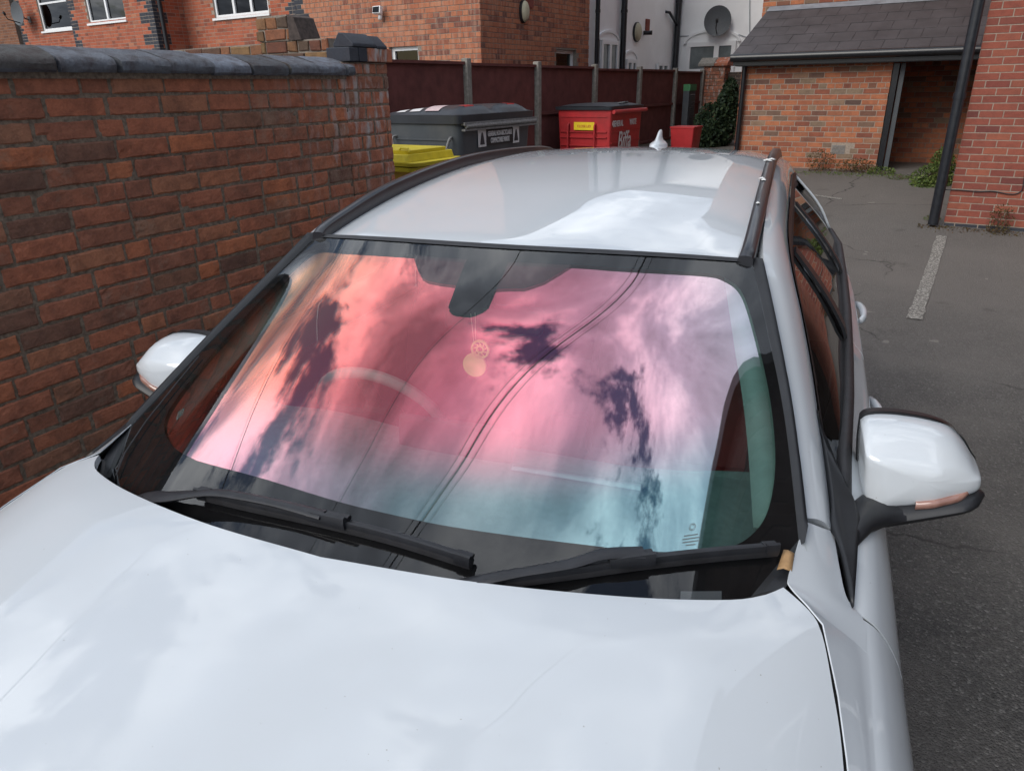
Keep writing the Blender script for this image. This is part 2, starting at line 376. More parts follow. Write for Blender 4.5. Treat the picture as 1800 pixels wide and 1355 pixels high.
def cr(P,t):
    P=np.asarray(P,float);n=len(P)
    Q=np.concatenate([[2*P[0]-P[1]],P,[2*P[-1]-P[-2]]])
    t=np.clip(np.asarray(t,float),0,n-1-1e-9);i=t.astype(int);f=(t-i)
    f=f.reshape(f.shape+(1,)*(P.ndim-1))
    a,b,c,d=Q[i],Q[i+1],Q[i+2],Q[i+3]
    return .5*(2*b+(c-a)*f+(2*a-5*b+4*c-d)*f**2+(3*b-a-3*c+d)*f**3)
def res(P,n): P=np.asarray(P,float); return cr(P,np.linspace(0,len(P)-1,n))
def surf(rows,nu,nv):
    A=np.asarray(rows,float); A=cr(A,np.linspace(0,len(A)-1,nv))
    return np.stack([cr(r,np.linspace(0,len(r)-1,nu)) for r in A])
def text_mesh(s,name,size,mat,M,parent,depth=.002,sx=1.,bold=0,shear=0,width=None):
    cu=bpy.data.curves.new(name,'FONT'); cu.body=s; cu.size=size; cu.extrude=depth; cu.align_x='CENTER'; cu.align_y='CENTER'; cu.offset=bold; cu.shear=shear
    to=bpy.data.objects.new(name,cu); COL.objects.link(to)
    dg=bpy.context.evaluated_depsgraph_get(); me=bpy.data.meshes.new_from_object(to.evaluated_get(dg)); 
    bpy.data.objects.remove(to); bpy.data.curves.remove(cu)
    if width:
        xs_=[v.co.x for v in me.vertices]; sx=width/(max(xs_)-min(xs_))
    me.name=name; me.transform(M@Matrix.Diagonal((sx,1,1,1))); me.materials.clear(); me.materials.append(MATS[mat])
    o=bpy.data.objects.new(name,me); COL.objects.link(o); o.parent=parent; return o
def frame_mat(O,U,V,Nn):
    M=Matrix.Identity(4)
    for j in range(3): M[j][0]=U[j];M[j][1]=V[j];M[j][2]=Nn[j];M[j][3]=O[j]
    return M
def V3(*a): return np.array(a,float)
# ------------------------------------------------------------ brick walls: every brick is a little block standing in a mortar bed
def bricks(mb,O,U,Nn,Wd,Ht,holes=(),cl=.225,ch=.075,mj=.010,pat='stretch',seed=1,rec=.007,jit=.0015,blue=None,thick=.22,bev=.004,skip=None,ends=True,rough=0):
    rnd=random.Random(seed); O,U,Nn=[np.array(q,float) for q in (O,U,Nn)]; Z=V3(0,0,1)
    def P(u,v,n): return O+U*u+Z*v+Nn*n
    nrow=int(math.ceil(Ht/ch-1e-6))
    for r in range(nrow):
        v0=r*ch; v1=min(v0+ch,Ht)
        if v1-v0<.02: continue
        u=0.; first=True; k=0
        while u<Wd-1e-6:
            if pat=='stretch': l=cl
            elif pat=='garden': l=cl if r%4 else cl/2
            elif pat=='flemish': l=cl if (k+r)%2 else cl/2
            else: l=cl*(1 if rnd.random()<.68 else .5)
            if first:
                if pat=='stretch': l=cl*(1 if r%2 else .5)
                elif pat=='garden': l=l*(1 if r%2 else .5)
                elif pat=='mixed': l*=rnd.choice((.5,.75,1))
                first=False
            k+=1
            u0,u1=u,min(u+l,Wd); u=u1
            if u1-u0<.03: continue
            uc,vc=(u0+u1)/2,(v0+v1)/2
            if any(h[0]<uc<h[2] and h[1]<vc<h[3] for h in holes): 
                continue
            for h in holes:
                if h[1]<vc<h[3]:
                    if u0<h[0]<u1: u1=h[0]
                    if u0<h[2]<u1: u0=h[2]
            if u1-u0<.025: continue
            if skip and skip(uc,vc): continue
            a0,a1=u0+mj/2,u1-mj/2; b0,b1=v0+mj/2,v1-mj/2
            J=lambda:rnd.uniform(-jit,jit)
            dz=rnd.uniform(-jit,jit)
            if rough:
                nu=max(4,int((a1-a0)/.022)); nv=5; tl=rnd.uniform(-.012,.012); chip=rnd.random()<.22; cxp,cyp=rnd.choice((0,1)),rnd.choice((0,1))
                us_=[0,.035]+[.035+.93*k/(nu-1) for k in range(1,nu-1)]+[.965,1]; vs_=[0,.09]+[.09+.82*k/(nv-1) for k in range(1,nv-1)]+[.91,1]
                Gp=[]
                for j,vv in enumerate(vs_):
                    row=[]
                    for i,uu in enumerate(us_):
                        eu=min(uu,1-uu)*(a1-a0); ev=min(vv,1-vv)*(b1-b0); e=min(eu,ev)
                        edge=(i in (0,len(us_)-1)) or (j in (0,len(vs_)-1))
                        n_=dz-(rec*1.15 if edge else (.0022*math.exp(-e/.004)))+rnd.uniform(-.0009,.0009)*rough
                        du=rnd.uniform(-.0018,.0018)*rough if not edge else rnd.uniform(-.0025,.0025)*rough
                        dvv=rnd.uniform(-.0018,.0018)*rough if not edge else rnd.uniform(-.0022,.0022)*rough
                        if chip and abs(uu-cxp)<.16 and abs(vv-cyp)<.38 and not edge: n_-=rnd.uniform(.002,.006)
                        row.append(P(a0+(a1-a0)*uu+du,b0+(b1-b0)*vv+dvv+tl*(uu-.5)*.12,n_))
                    Gp.append(row)
                mb.grid(Gp,2 if (blue and blue(uc,vc,r)) else 0,flip=np.dot(np.cross(U,Z),Nn)<0)
                continue
            c=[(a0+J(),b0+J()),(a1+J(),b0+J()),(a1+J(),b1+J()),(a0+J(),b1+J())]
            ci=[(c[0][0]+bev,c[0][1]+bev),(c[1][0]-bev,c[1][1]+bev),(c[2][0]-bev,c[2][1]-bev),(c[3][0]+bev,c[3][1]-bev)]
            vs=[P(*q,-rec-.004) for q in c]+[P(*q,dz-bev*.6) for q in c]+[P(*q,dz+J()*.7) for q in ci]
            flip=np.dot(np.cross(U,Z),Nn)<0
            fs=[(8,9,10,11)]+[(i,(i+1)%4,(i+1)%4+4,i+4) for i in range(4)]+[(i+4,(i+1)%4+4,(i+1)%4+8,i+8) for i in range(4)]
            if flip: fs=[f[::-1] for f in fs]
            mb.add(vs,fs,2 if (blue and blue(uc,vc,r)) else 0)
    gi=rec+.006
    us=sorted({gi,Wd-gi}|{min(max(x,gi),Wd-gi) for h in holes for x in (h[0],h[2])}); vsn=sorted({0.,Ht}|{min(max(x,0),Ht) for h in holes for x in (h[1],h[3])})
    for a,b in zip(us,us[1:]):
        for c,d in zip(vsn,vsn[1:]):
            if any(h[0]-1e-6<=a and b<=h[2]+1e-6 and h[1]-1e-6<=c and d<=h[3]+1e-6 for h in holes): continue
            mb.obox(P(a,c,-rec),U*(b-a),Z*(d-c),-Nn*(thick-rec),1)
def window(parent,O,U,Nn,w_,h_,cols=(.5,),rows=(),sill=True,setb=.07,lab=None,curt=False,t=.06,pane='house_glass'):
    """white framed window: O bottom left corner on the wall face"""
    O,U,Nn=[np.array(q,float) for q in (O,U,Nn)]; Z=V3(0,0,1); f=MB()
    B=lambda u,v,du,dv,n0,n1: f.obox(O+U*u+Z*v+Nn*n0,U*du,Z*dv,Nn*(n1-n0))
    B(0,0,w_,t,-setb-.06,-setb);B(0,h_-t,w_,t,-setb-.06,-setb);B(0,t,t,h_-2*t,-setb-.058,-setb-.002);B(w_-t,t,t,h_-2*t,-setb-.058,-setb-.002)
    for c in cols: B(w_*c-t*.6,t,t*1.2,h_-2*t,-setb-.056,-setb+.004)
    xs=[0]+list(cols)+[1]
    for (ci,r) in rows: B(w_*xs[ci]+t,h_*r-t*.4,w_*(xs[ci+1]-xs[ci])-2*t,t*.8,-setb-.05,-setb+.001)
    o=f.build('window','upvc_white',parent)
    if lab: lbl(o,lab)
    g=MB(); g.obox(O+U*t*.5+Z*t*.5-Nn*(setb+.04),U*(w_-t),Z*(h_-t),Nn*.006); g.build('pane',pane,o)
    bk=MB(); bk.obox(O-Nn*(setb+.30),U*w_,Z*h_,Nn*.01); bk.build('curtain','curtain' if curt else 'dash_dark',o)  # without curtains, a dark sheet stands for the unlit room
    if sill:
        s=MB(); s.obox(O-U*.05-Z*.05-Nn*(setb+.02),U*(w_+.1),Z*.045,Nn*(setb+.06)); s.build('sill','upvc_white',o)
    return o
def pipe(name,x,y,z0,z1,r,parent=None,collars=(),mat='black_pipe'):
    p=MB(); p.tube([(x,y,z0),(x,y,z1)],r,14)
    for c in collars: p.tube([(x,y,c-.03),(x,y,c+.03)],r*1.16,14)
    return p.build(name,mat,parent,smooth=True,autos=40)
def leaves(mb,rng,cen,rad,n,size,mi=0,shape=None):
    for _ in range(n):
        while True:
            p=np.array([rng.uniform(-1,1) for _ in range(3)])
            if p@p<=1: break
        if rng.random()<.6: p/=max(.35,np.linalg.norm(p))**.5
        q=np.array(cen)+p*np.array(rad)
        a=np.array([rng.gauss(0,1) for _ in range(3)]);a/=np.linalg.norm(a)
        b=np.cross(a,[rng.gauss(0,1) for _ in range(3)]);b/=np.linalg.norm(b)+1e-9
        s=size*rng.uniform(.6,1.3)
        mb.add([q-a*s*.5,q+b*s*.32,q+a*s*.5+np.array([0,0,-s*.1]),q-b*s*.32],[(0,1,2,3)],mi)
# ============================================================ THE CAR (car frame: x across, y towards the tail, z up; origin under the roof front edge)
CA=R_(13.186)
cx0,cy0=-(.606*math.cos(CA)+1.68*math.sin(CA)),-(.606*math.sin(CA)-1.68*math.cos(CA))
car=empty('parked_car',(cx0,cy0,0),CA)
tag(car,'white estate car with black roof rails and pink reflecting windscreen, parked by the old wall','car')
GR=np.array([
 [(-.738,-.735,.965),(-.44,-.91,.972),(0,-1.01,.975),(.44,-.91,.972),(.738,-.735,.965)],
 [(-.682,-.392,1.145),(-.405,-.585,1.138),(0,-.685,1.128),(.405,-.585,1.138),(.682,-.392,1.145)],
 [(-.629,-.178,1.263),(-.378,-.325,1.267),(0,-.392,1.265),(.378,-.325,1.267),(.629,-.178,1.263)],
 [(-.582,0,1.360),(-.35,-.066,1.377),(0,-.092,1.381),(.35,-.066,1.377),(.582,0,1.360)]])
def G(u,v,off=0.):
    u=np.atleast_1d(np.asarray(u,float));v=np.atleast_1d(np.asarray(v,float))
    ev=lambda u,v: np.array([cr(cr(GR,[b*3])[0],[a*4])[0] for a,b in zip(u,v)])
    P=ev(u,v)
    if off:
        e=1e-3
        du=ev(np.clip(u+e,0,1),v)-ev(np.clip(u-e,0,1),v);dv=ev(u,np.clip(v+e,0,1))-ev(u,np.clip(v-e,0,1))
        n=np.cross(du,dv);n/=np.linalg.norm(n,axis=1)[:,None];P=P+n*off
    return P
def gsheet(nu,nv,off,u0=0,u1=1,v0=0,v1=1):
    U,V=np.meshgrid(np.linspace(u0,u1,nu),np.linspace(v0,v1,nv)); P=G(U.ravel(),V.ravel(),off).reshape(nv,nu,3)
    return P,np.stack([U.ravel(),V.ravel()],1)
# windscreen: outer glass, black printed band, iridescent film behind it
P,uv=gsheet(49,33,0); b=MB(); b.grid(P); ws=b.build('windscreen','windscreen_glass',car,smooth=True,uvs=uv)
lbl(ws,'windscreen mirroring clouds in orange, pink and teal')
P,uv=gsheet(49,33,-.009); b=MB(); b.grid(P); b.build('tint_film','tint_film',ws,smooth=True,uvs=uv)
# aperture outline of the printed band in sheet coordinates (clockwise from bottom left)
ap=[(.262,.188),(.186,.180),(.115,.186),(.080,.215),(.060,.29),(.050,.42),(.042,.60),(.040,.78),(.050,.875),(.085,.918),(.184,.925),(.353,.936),(.50,.938),(.632,.940),(.714,.934),(.871,.928),(.920,.905),(.952,.84),(.966,.68),(.972,.48),(.972,.326),(.966,.240),(.950,.18),(.925,.152),(.895,.142),(.859,.144),(.780,.160),(.709,.178),(.602,.204),(.506,.222),(.390,.220)]
ap=np.array(ap); apc=cr(np.concatenate([ap,ap[:1]]),np.linspace(0,len(ap),241)[:-1])
ctr=np.array([.5,.55])
def outer(p):
    d=p-ctr; t=1e9
    for k in range(2):
        if d[k]>1e-9: t=min(t,((1.0 if k==0 else 1.0)-ctr[k])/d[k])
        if d[k]<-1e-9: t=min(t,(0-ctr[k])/d[k])
    return ctr+d*t
b=MB(); rows=[]
ou=[outer(p) for p in apc]
for s in np.linspace(0,1,6):
    q=np.array([p*(1-s)+o*s for p,o in zip(apc,ou)]); rows.append(G(q[:,0],q[:,1],-.004))
rows=np.array(rows); rows=np.concatenate([rows,rows[:,:1]],1)
b.grid(rows,flip=True)
# sensor housing tab hanging from the top band
def gpoly(pts,off,n=10):
    pts=np.array(pts); c=pts.mean(0); k=len(pts); pc=cr(np.concatenate([pts,pts[:1]]),np.linspace(0,k,k*4+1)[:-1]) if n else pts
    vs=[c]+list(pc); P=G([p[0] for p in vs],[p[1] for p in vs],off); m_=len(pc)
    return P,[(0,1+i,1+(i+1)%m_) for i in range(m_)]
def gband(L,Rr,off,n=9):
    # ladder between two polylines given bottom->top
    rows=[]
    for l,r in zip(L,Rr):
        q=np.array([np.array(l)*(1-s)+np.array(r)*s for s in np.linspace(0,1,n)]); rows.append(G(q[:,0],q[:,1],off))
    return np.array(rows)
Ls=[(.492,.7285),(.484,.733),(.476,.745),(.474,.765),(.467,.83),(.458,.92),(.457,.95)]
Rs=[(.513,.7285),(.520,.735),(.528,.748),(.533,.765),(.531,.83),(.529,.92),(.529,.95)]
b.grid(gband(Ls,Rs,-.0042))
b.build('printed_band','frit_black',ws,smooth=True)
b=MB()
b.grid(gband([(.440,.831),(.418,.835),(.405,.845),(.385,.88),(.366,.92),(.360,.945)],[(.467,.829),(.467,.835),(.466,.845),(.463,.88),(.460,.92),(.459,.945)],-.0050,7))
b.grid(gband([(.530,.826),(.530,.832),(.530,.845),(.530,.865),(.529,.90),(.529,.945)],[(.548,.832),(.572,.835),(.585,.850),(.597,.865),(.612,.90),(.630,.945)],-.0050,7))
m=_m('dot_screen'); t=NT(m); c=t.n('ShaderNodeTexCoord').outputs['Object']
t.out(t.n('ShaderNodeMixShader',{0:.80,1:t.n('ShaderNodeBsdfTransparent').outputs[0],2:t.n('ShaderNodeBsdfDiffuse',{'Color':(.035,.022,.024,1)}).outputs[0]}).outputs[0])
b.build('dot_screen','dot_screen',ws,smooth=True)
# pale strips and approval mark on the glass
b=MB(); b.grid(gband([(.834,.080),(.834,.092)],[(.885,.070),(.885,.082)],-.003,6)); b.build('serial_window','bin_grey',ws)
b=MB()
th=np.linspace(0,2*np.pi,33)
def gring(u,v,ru,r2,b):
    a=G(u+ru*np.cos(th),v+ru*1.25*np.sin(th),-.0084); c=G(u+r2*np.cos(th),v+r2*1.25*np.sin(th),-.0084); b.grid(np.array([a,c]))
gring(.8475,.187,.0046,.0040,b); gring(.8475,.187,.0030,.0026,b)
for k,(wd) in enumerate((.010,.012,.0115,.007)):
    v=.174-.0050*k; b.grid(gband([(.846-wd*.9,v),(.846-wd*.9,v+.0016)],[(.846+wd*.9,v-.001),(.846+wd*.9,v+.0006)],-.0084,5))
b.build('approval_mark','etched_dark',ws)
b=MB()
K=[(.108,.222),(.122,.212),(.126,.228),(.116,.236)]
for a_,c_ in zip(K,K[1:]+K[:1]): b.tube(G([a_[0],c_[0]],[a_[1],c_[1]],-.012),.0012,5)
b.tube(G([.113,.117,.119,.122],[.224,.229,.219,.226],-.012),.0010,5); b.build('parking_sticker','etched_teal',ws)
# ---- hood
def hood_edge():
    return res([(.640,-.757,1.028),(.690,-.700,1.022),(.712,-.716,1.019),(.735,-.757,1.010),(.750,-.850,.990),(.762,-.970,.963),(.765,-1.2,.925),(.745,-1.5,.870),(.67,-1.78,.79),(.60,-1.9,.72)],10)
rear=np.array([(0,-.908,1.055),(.24,-.887,1.053),(.46,-.838,1.044),(.60,-.785,1.033),(.655,-.748,1.027),(.684,-.712,1.022)])
def hood_pt(c,s):
    """c -1..1 across, s 0..1 rear to nose"""
    ac=abs(c); sg=1 if c>=0 else -1
    # edge (shut line) path and centre path
    E=np.array([(.684,-.712,1.022),(.732,-.760,1.009),(.752,-.868,.985),(.762,-.97,.962),(.765,-1.2,.925),(.745,-1.5,.868),(.67,-1.78,.78)])
    Cc=np.array([(0,-.908,1.055),(0,-.965,1.051),(0,-1.06,1.043),(0,-1.18,1.030),(0,-1.40,.998),(0,-1.66,.935),(0,-1.90,.83)])
    k=s*6
    e=cr(E,[k])[0]; cc=cr(Cc,[k])[0]
    r=np.array([np.interp(ac,[0,.35,.67,.877,.957,1.],rear[:,i]) for i in range(3)])
    r0=cr(rear,[np.interp(ac,[0,.35,.67,.877,.957,1.],[0,1,2,3,4,5])])[0]
    w=max(0,1-s*6)   # blend to the shaped rear edge
    x=ac*e[0]
    y=cc[1]+(e[1]-cc[1])*(.30*ac**2+.70*ac**5)
    g=.45*ac**2+.55*ac**5
    z=cc[2]+(e[2]-cc[2])*g
    bump=.0025*math.exp(-((ac-(.80-.12*s))/.07)**2)*min(1,s*3.)*(1-.3*s)
    z+=bump
    q=np.array([x,y,z])
    w=w*w*(3-2*w)
    q=q*(1-w)+r0*w
    q[0]*=sg
    return q
cs=np.concatenate([np.linspace(-1,-.6,22),np.linspace(-.57,.57,25),np.linspace(.6,1,22)])
ss=np.concatenate([np.linspace(0,1/6,12),np.linspace(.2,1,34)])
Pg=np.array([[hood_pt(c,s) for c in cs] for s in ss])
b=MB(); b.grid(Pg,thick=.012,flip=True)
b.build('bonnet','white_paint',car,smooth=True,autos=35)
# dark strip standing for the shade in the bonnet gap, both sides
for sg in (-1,1):
    E=res([(.60,-.79,1.0),(.684,-.712,1.0),(.732,-.760,.990),(.752,-.868,.965),(.762,-.97,.942),(.765,-1.2,.905),(.745,-1.5,.848),(.67,-1.78,.76)],40)
    A=E+np.array([-.008,0,.014]); B=E+np.array([.0055,.004,.0125]); A[:,0]*=sg; B[:,0]*=sg
    g=MB(); g.grid([A,B],flip=sg<0); g.build('panel_gap','gap_dark',car)
# ---- side of the body
YK=[-1.9,-1.6,-1.2,-.9,-.66,-.42,-.15,.15,.5,1.0,1.6,2.2,2.5,2.66]
CXk=[.64,.755,.80,.803,.808,.824,.845,.862,.880,.895,.898,.875,.83,.76]
CZk=[.74,.84,.902,.938,.957,.985,1.008,1.024,1.036,1.048,1.056,1.058,1.05,1.04]
BXk=[.70,.84,.895,.908,.912,.914,.914,.914,.914,.915,.916,.90,.865,.78]
def crest(y): return np.interp(y,YK,CXk),np.interp(y,YK,CZk)
AX=[-1.20,1.61]
def zlow(y):
    z=.24
    for a in AX:
        d=abs(y-a)
        if d<.37: z=max(z,.33+math.sqrt(.37**2-d*d))
    return z
def side_pt(y,t):
    """t 0 at crest .. 1 at lower edge"""
    cx,cz=crest(y); bx=np.interp(y,YK,BXk); zb=cz-.21; zl=zlow(y); z=cz+(zl-cz)*t
    P=[(cx,cz),(cx+(bx-cx)*.22,cz-.012),(cx+(bx-cx)*.62,cz-.075),(bx,zb-.02),(bx+.002,zb-.14),(bx-.012,.56),(bx-.035,.42),(bx-.045,.24)]
    zs=[p[1] for p in P][::-1]; xs=[p[0] for p in P][::-1]
    return (np.interp(z,zs,xs),y,z)
def side_panel(name,y0,y1,sg,tmin=0.,parent=None,extra=None,label=None,ny=30):
    ys=np.linspace(y0,y1,ny); ts=np.concatenate([[0,.004,.01,.02,.04,.07],np.linspace(.1,1,26)])
    P=np.array([[side_pt(y,t) for t in ts] for y in ys])
    # round off polyline kinks
    for _ in range(2): P[:,2:-1]=P[:,2:-1]*.5+.25*(P[:,1:-2]+P[:,3:])
    if extra is not None:
        X=np.array([[extra(y,k) for k in np.linspace(0,1,6)[:-1]] for y in ys]); P=np.concatenate([X,P],1)
    P[...,0]*=sg
    b=MB(); b.grid(P,thick=.0022,flip=(sg>0))
    o=b.build(name,'white_paint',parent or car,smooth=True,autos=35)
    if label: lbl(o,label)
    return o
BELTX=[(-.66,.790),(-.45,.797),(-.29,.800),(0,.823),(.3,.842),(.7,.863),(1.08,.877),(1.67,.893),(2.2,.868),(2.5,.82),(2.66,.75)]
BELTZ=[(-.66,.963),(-.45,.995),(-.29,1.045),(0,1.06),(1.67,1.075),(2.66,1.06)]
def belt(y): return np.interp(y,[a for a,_ in BELTX],[b_ for _,b_ in BELTX]),np.interp(y,[a for a,_ in BELTZ],[b_ for _,b_ in BELTZ])
def inner_belt(y,k):
    bx,bz=belt(y); cx,cz=crest(y); q=k
    return (bx+(cx-bx)*q,y,bz+(cz-bz)*q-.0*math.sin(math.pi*q))
FE=np.array([(.690,-.706,1.021),(.738,-.757,1.008),(.7565,-.866,.984),(.7665,-.968,.961),(.7695,-1.2,.924),(.7495,-1.5,.867),(.675,-1.78,.779),(.61,-1.92,.70)])
def fender_inner(y,k):
    fy=FE[:,1]; yy=-y
    ix=np.interp(yy,-fy,FE[:,0]); iz=np.interp(yy,-fy,FE[:,2]); cx,cz=crest(y)
    return (ix+(cx-ix)*k,y,iz+(cz-iz)*k+.003*math.sin(math.pi*k)*k)
for sg,sd in ((1,'near'),(-1,'far')):
    side_panel('front_wing',-1.9,-.735,sg,extra=fender_inner,ny=44)
    # upper corner of the wing that climbs to the windscreen pillar
    rows=[[(.713,-.552,1.045),(.738,-.535,1.028),(.765,-.503,1.004)],
          [(.700,-.630,1.034),(.735,-.610,1.015),(.772,-.578,.989)],
          [(.690,-.690,1.025),(.738,-.66,1.003),(.783,-.642,.972)],
          [(.693,-.7075,1.0208),(.753,-.690,.990),(.808,-.672,.957)],
          [(.7173,-.735,1.0136),(.7620,-.735,.9830),(.8066,-.735,.9515)]]
    P=surf(rows,14,22); P[...,0]*=sg; b=MB(); b.grid(P,thick=.0022,flip=sg<0); b.build('wing_corner','white_paint',car,smooth=True,autos=35)
    # filler flank below wing corner
    side_panel('wing_flank',-.735,-.668,sg,ny=6)
    dr=side_panel('front_door',-.662,.395,sg,extra=inner_belt,ny=36)
    dr2=side_panel('rear_door',.401,1.20,sg,extra=inner_belt,ny=30)
    side_panel('rear_quarter',1.206,2.64,sg,extra=inner_belt,ny=50)
    # dark line painted for the shade inside the shut gaps
    for y in (-.665,.398,1.203):
        g=MB()
        q=[side_pt(y,t) for t in np.linspace(0,1,24)]
        A=np.array([(p[0]*sg-.006*sg,y-.006,p[2]) for p in q]);B_=A+np.array([0,.012,0]); g.grid([A,B_],flip=sg<0); g.build('panel_gap','gap_dark',car)
    # door handles
    for d_,(ya,yb) in ((dr,(.10,.32)),(dr2,(.80,.99))):
        h=MB(); 
        pth=[]; rr=[]
        for k in np.linspace(0,1,9):
            y=ya+(yb-ya)*k; cx,cz=crest(y); x=np.interp(y,YK,BXk)-.006+.016*math.sin(math.pi*min(1,max(0,k)))**.5
            pth.append((sg*x,y,cz-(.10 if d_ is dr else .035))); rr.append(.009+.006*math.sin(math.pi*k))
        h.tube(pth,rr,10,sq=(.8,1.2)); h.build('handle','white_paint',d_,smooth=True)
    # belt seal
    g=MB(); ys=np.linspace(-.40,2.05,60)
    A=[];
    for y in ys:
        bx,bz=belt(y); bx*=1; A.append([(sg*(bx+.004),y,bz+.001),(sg*(bx-.002),y,bz+.016),(sg*(bx-.016),y,bz+.018),(sg*(bx-.024),y,bz+.004)])
    g.grid(A,flip=sg>0); g.build('window_seal','seal_rubber',dr,smooth=True)
    # upper frame path (outer edge of the white roof side) : y,x,z
    FR=np.array([(.765,-.503,1.004),(.757,-.42,1.035),(.737,-.27,1.105),(.715,-.13,1.175),(.690,-.02,1.245),(.668,.06,1.300),(.652,.17,1.338),(.643,.40,1.362),(.645,.80,1.377),(.650,1.25,1.376),(.657,1.70,1.362),(.675,2.08,1.330),(.705,2.32,1.270)])
    PI_=np.array([(.713,-.545,1.048),(.706,-.50,1.074),(.682,-.355,1.152),(.652,-.215,1.230),(.622,-.095,1.300),(.600,-.02,1.350),(.588,.10,1.388),(.585,.40,1.418),(.586,.80,1.442),(.590,1.25,1.445),(.596,1.70,1.428),(.606,2.10,1.398),(.62,2.36,1.355)])
    rows=[]
    for a,q in zip(PI_,FR):
        mid=(a+q)/2; n=np.array([.45,-.1,.75]); n/=np.linalg.norm(n)
        rows.append([a,a*.67+q*.33+n*.010,a*.3+q*.7+n*.009,q])
    P=surf(rows,10,90); P[...,0]*=sg; b=MB(); b.grid(P,thick=.02,flip=sg<0); b.build('roof_side','white_paint',car,smooth=True,autos=40)
    # D pillar & rear corner
    rows=[[(.606,2.10,1.398),(.675,2.08,1.330),(.80,2.06,1.20),(.868,2.05,1.08)],
          [(.62,2.36,1.355),(.700,2.30,1.270),(.80,2.28,1.16),(.860,2.26,1.07)],
          [(.60,2.50,1.30),(.68,2.48,1.22),(.76,2.50,1.13),(.82,2.50,1.055)]]
    P=surf(rows,12,12); P[...,0]*=sg; b=MB(); b.grid(P,thick=.01,flip=sg<0); b.build('rear_pillar','white_paint',car,smooth=True)
    # door frame rubber (outer arch) following the frame, 25-45 mm wide
    A=[]
    for k,q in enumerate(res(FR,80)):
        d=np.array([.010,.0,-.022]); A.append([q+np.array([.003,0,.002]),q+np.array([.008,0,-.010]),q+d*1.5,q+d*1.75+np.array([-.012,0,-.006])])
    A=np.array(A); A[...,0]*=sg; g=MB(); g.grid(A,flip=sg<0); g.build('door_frame','trim_black',dr,smooth=True)
    A=[]
    for k,q in enumerate(res(FR[3:],80)):
        d=np.array([.020,.0,-.045]); A.append([q+d*.75+np.array([-.006,0,0]),q+d*1.05,q+d*1.35+np.array([-.010,0,-.006])])
    A=np.array(A); A[...,0]*=sg; g=MB(); g.grid(A,flip=sg<0); g.build('door_seal','seal_rubber',dr,smooth=True)
    # side windows
    def topc(y): 
        return np.interp(y,FR[:,1],FR[:,0])+.020,np.interp(y,FR[:,1],FR[:,2])-.055
    def pane(y0,y1,name,par):
        A=[]
        for y in np.linspace(y0,y1,30):
            tx,tz=topc(y); bx,bz=belt(y); bx-=.014; bz+=.0; tz=max(tz,bz+.002)
            A.append([(sg*(tx+(bx-tx)*k+.012*math.sin(math.pi*k)),y,tz+(bz-tz)*k) for k in np.linspace(0,1,10)])
        g=MB(); g.grid(A,flip=sg>0); g.build(name,'side_glass',par,smooth=True)
    pane(-.40,.37,'side_window',dr); pane(.44,1.12,'side_window',dr2); pane(1.20,2.04,'side_window',car)
    # blacked pillars between the panes
    for (ya,yb) in ((.365,.430),(1.13,1.185)):
        A=[]
        for y in np.linspace(ya,yb,5):
            tx,tz=topc(y); bx,bz=belt(y); bx-=.010
            A.append([(sg*(tx+(bx-tx)*k+.012*math.sin(math.pi*k)+.003-.010*max(0,k-.85)/.15),y,tz+(bz-tz)*k) for k in np.linspace(0,1,12)])
        g=MB(); g.grid(A,flip=sg>0,thick=.008); g.build('door_pillar','trim_black',dr if ya<1 else dr2,smooth=True,autos=40)
    # mirror triangle
    rows=[[(.765,-.50,1.006),(.757,-.42,1.037),(.745,-.33,1.075),(.735,-.25,1.12)],
          [(.776,-.56,.992),(.777,-.47,1.010),(.770,-.38,1.045),(.745,-.29,1.100)],
          [(.789,-.660,.966),(.802,-.52,.990),(.804,-.43,1.012),(.752,-.31,1.092)]]
    P=surf(rows,14,10); P[...,0]*=sg; b=MB(); b.grid(P,thick=.01,flip=sg<0); b.build('mirror_triangle','trim_black',dr,smooth=True)
    # A pillar / windscreen moulding
    A=[]
    M1=np.array([G([1.],[v])[0] for v in np.linspace(.12,1,30)])
    P1=res(PI_[:6],30)
    for i,(a,q) in enumerate(zip(M1,P1[np.clip((np.linspace(0,1,30)*29).astype(int),0,29)])):
        q=q.copy(); w_=i/29
        mid=(a+q)/2+np.array([.002,-.004,.014])
        A.append([a+np.array([-.012,-.004,.001]),a+np.array([-.004,-.002,.008]),mid,q+np.array([-.002,0,.006]),q+np.array([.002,0,-.004])])
    A=np.array(A); A[...,0]*=sg; g=MB(); g.grid(A,flip=sg>0); g.build('pillar_moulding','trim_black',car,smooth=True)
    # scuttle corner: dark plastic between glass, bonnet and wing
    rows=[[(.62,-.735,.995),(.70,-.60,1.035),(.706,-.54,1.055)],[(.66,-.76,.99),(.705,-.65,1.022),(.716,-.552,1.040)]]
    P=surf(rows,10,4); P[...,0]*=sg; b=MB(); b.grid(P,flip=sg<0); b.build('scuttle','trim_black',car,smooth=True)
    # roof rail
    RL=np.array([(.556,-.020,1.374),(.560,.02,1.388),(.563,.13,1.408),(.566,.30,1.436),(.568,.48,1.456),(.570,.75,1.473),(.572,1.05,1.482),(.574,1.40,1.477),(.578,1.84,1.458),(.584,2.15,1.434),(.590,2.34,1.398),(.592,2.40,1.375)])
    A=[]
    Rr=res(RL,90)
    for i,q in enumerate(Rr):
        A.append([q+np.array([x,0,z]) for x,z in ((-.0165,-.045),(-.016,-.008),(-.013,-.0015),(0,0),(.0135,-.002),(.017,-.009),(.0185,-.060))])
    A=np.array(A); A[...,0]*=sg; g=MB(); g.grid(A,flip=sg<0)
    g.add([tuple(p) for p in A[0]],[tuple(range(7)) if sg>0 else tuple(range(7))[::-1]])
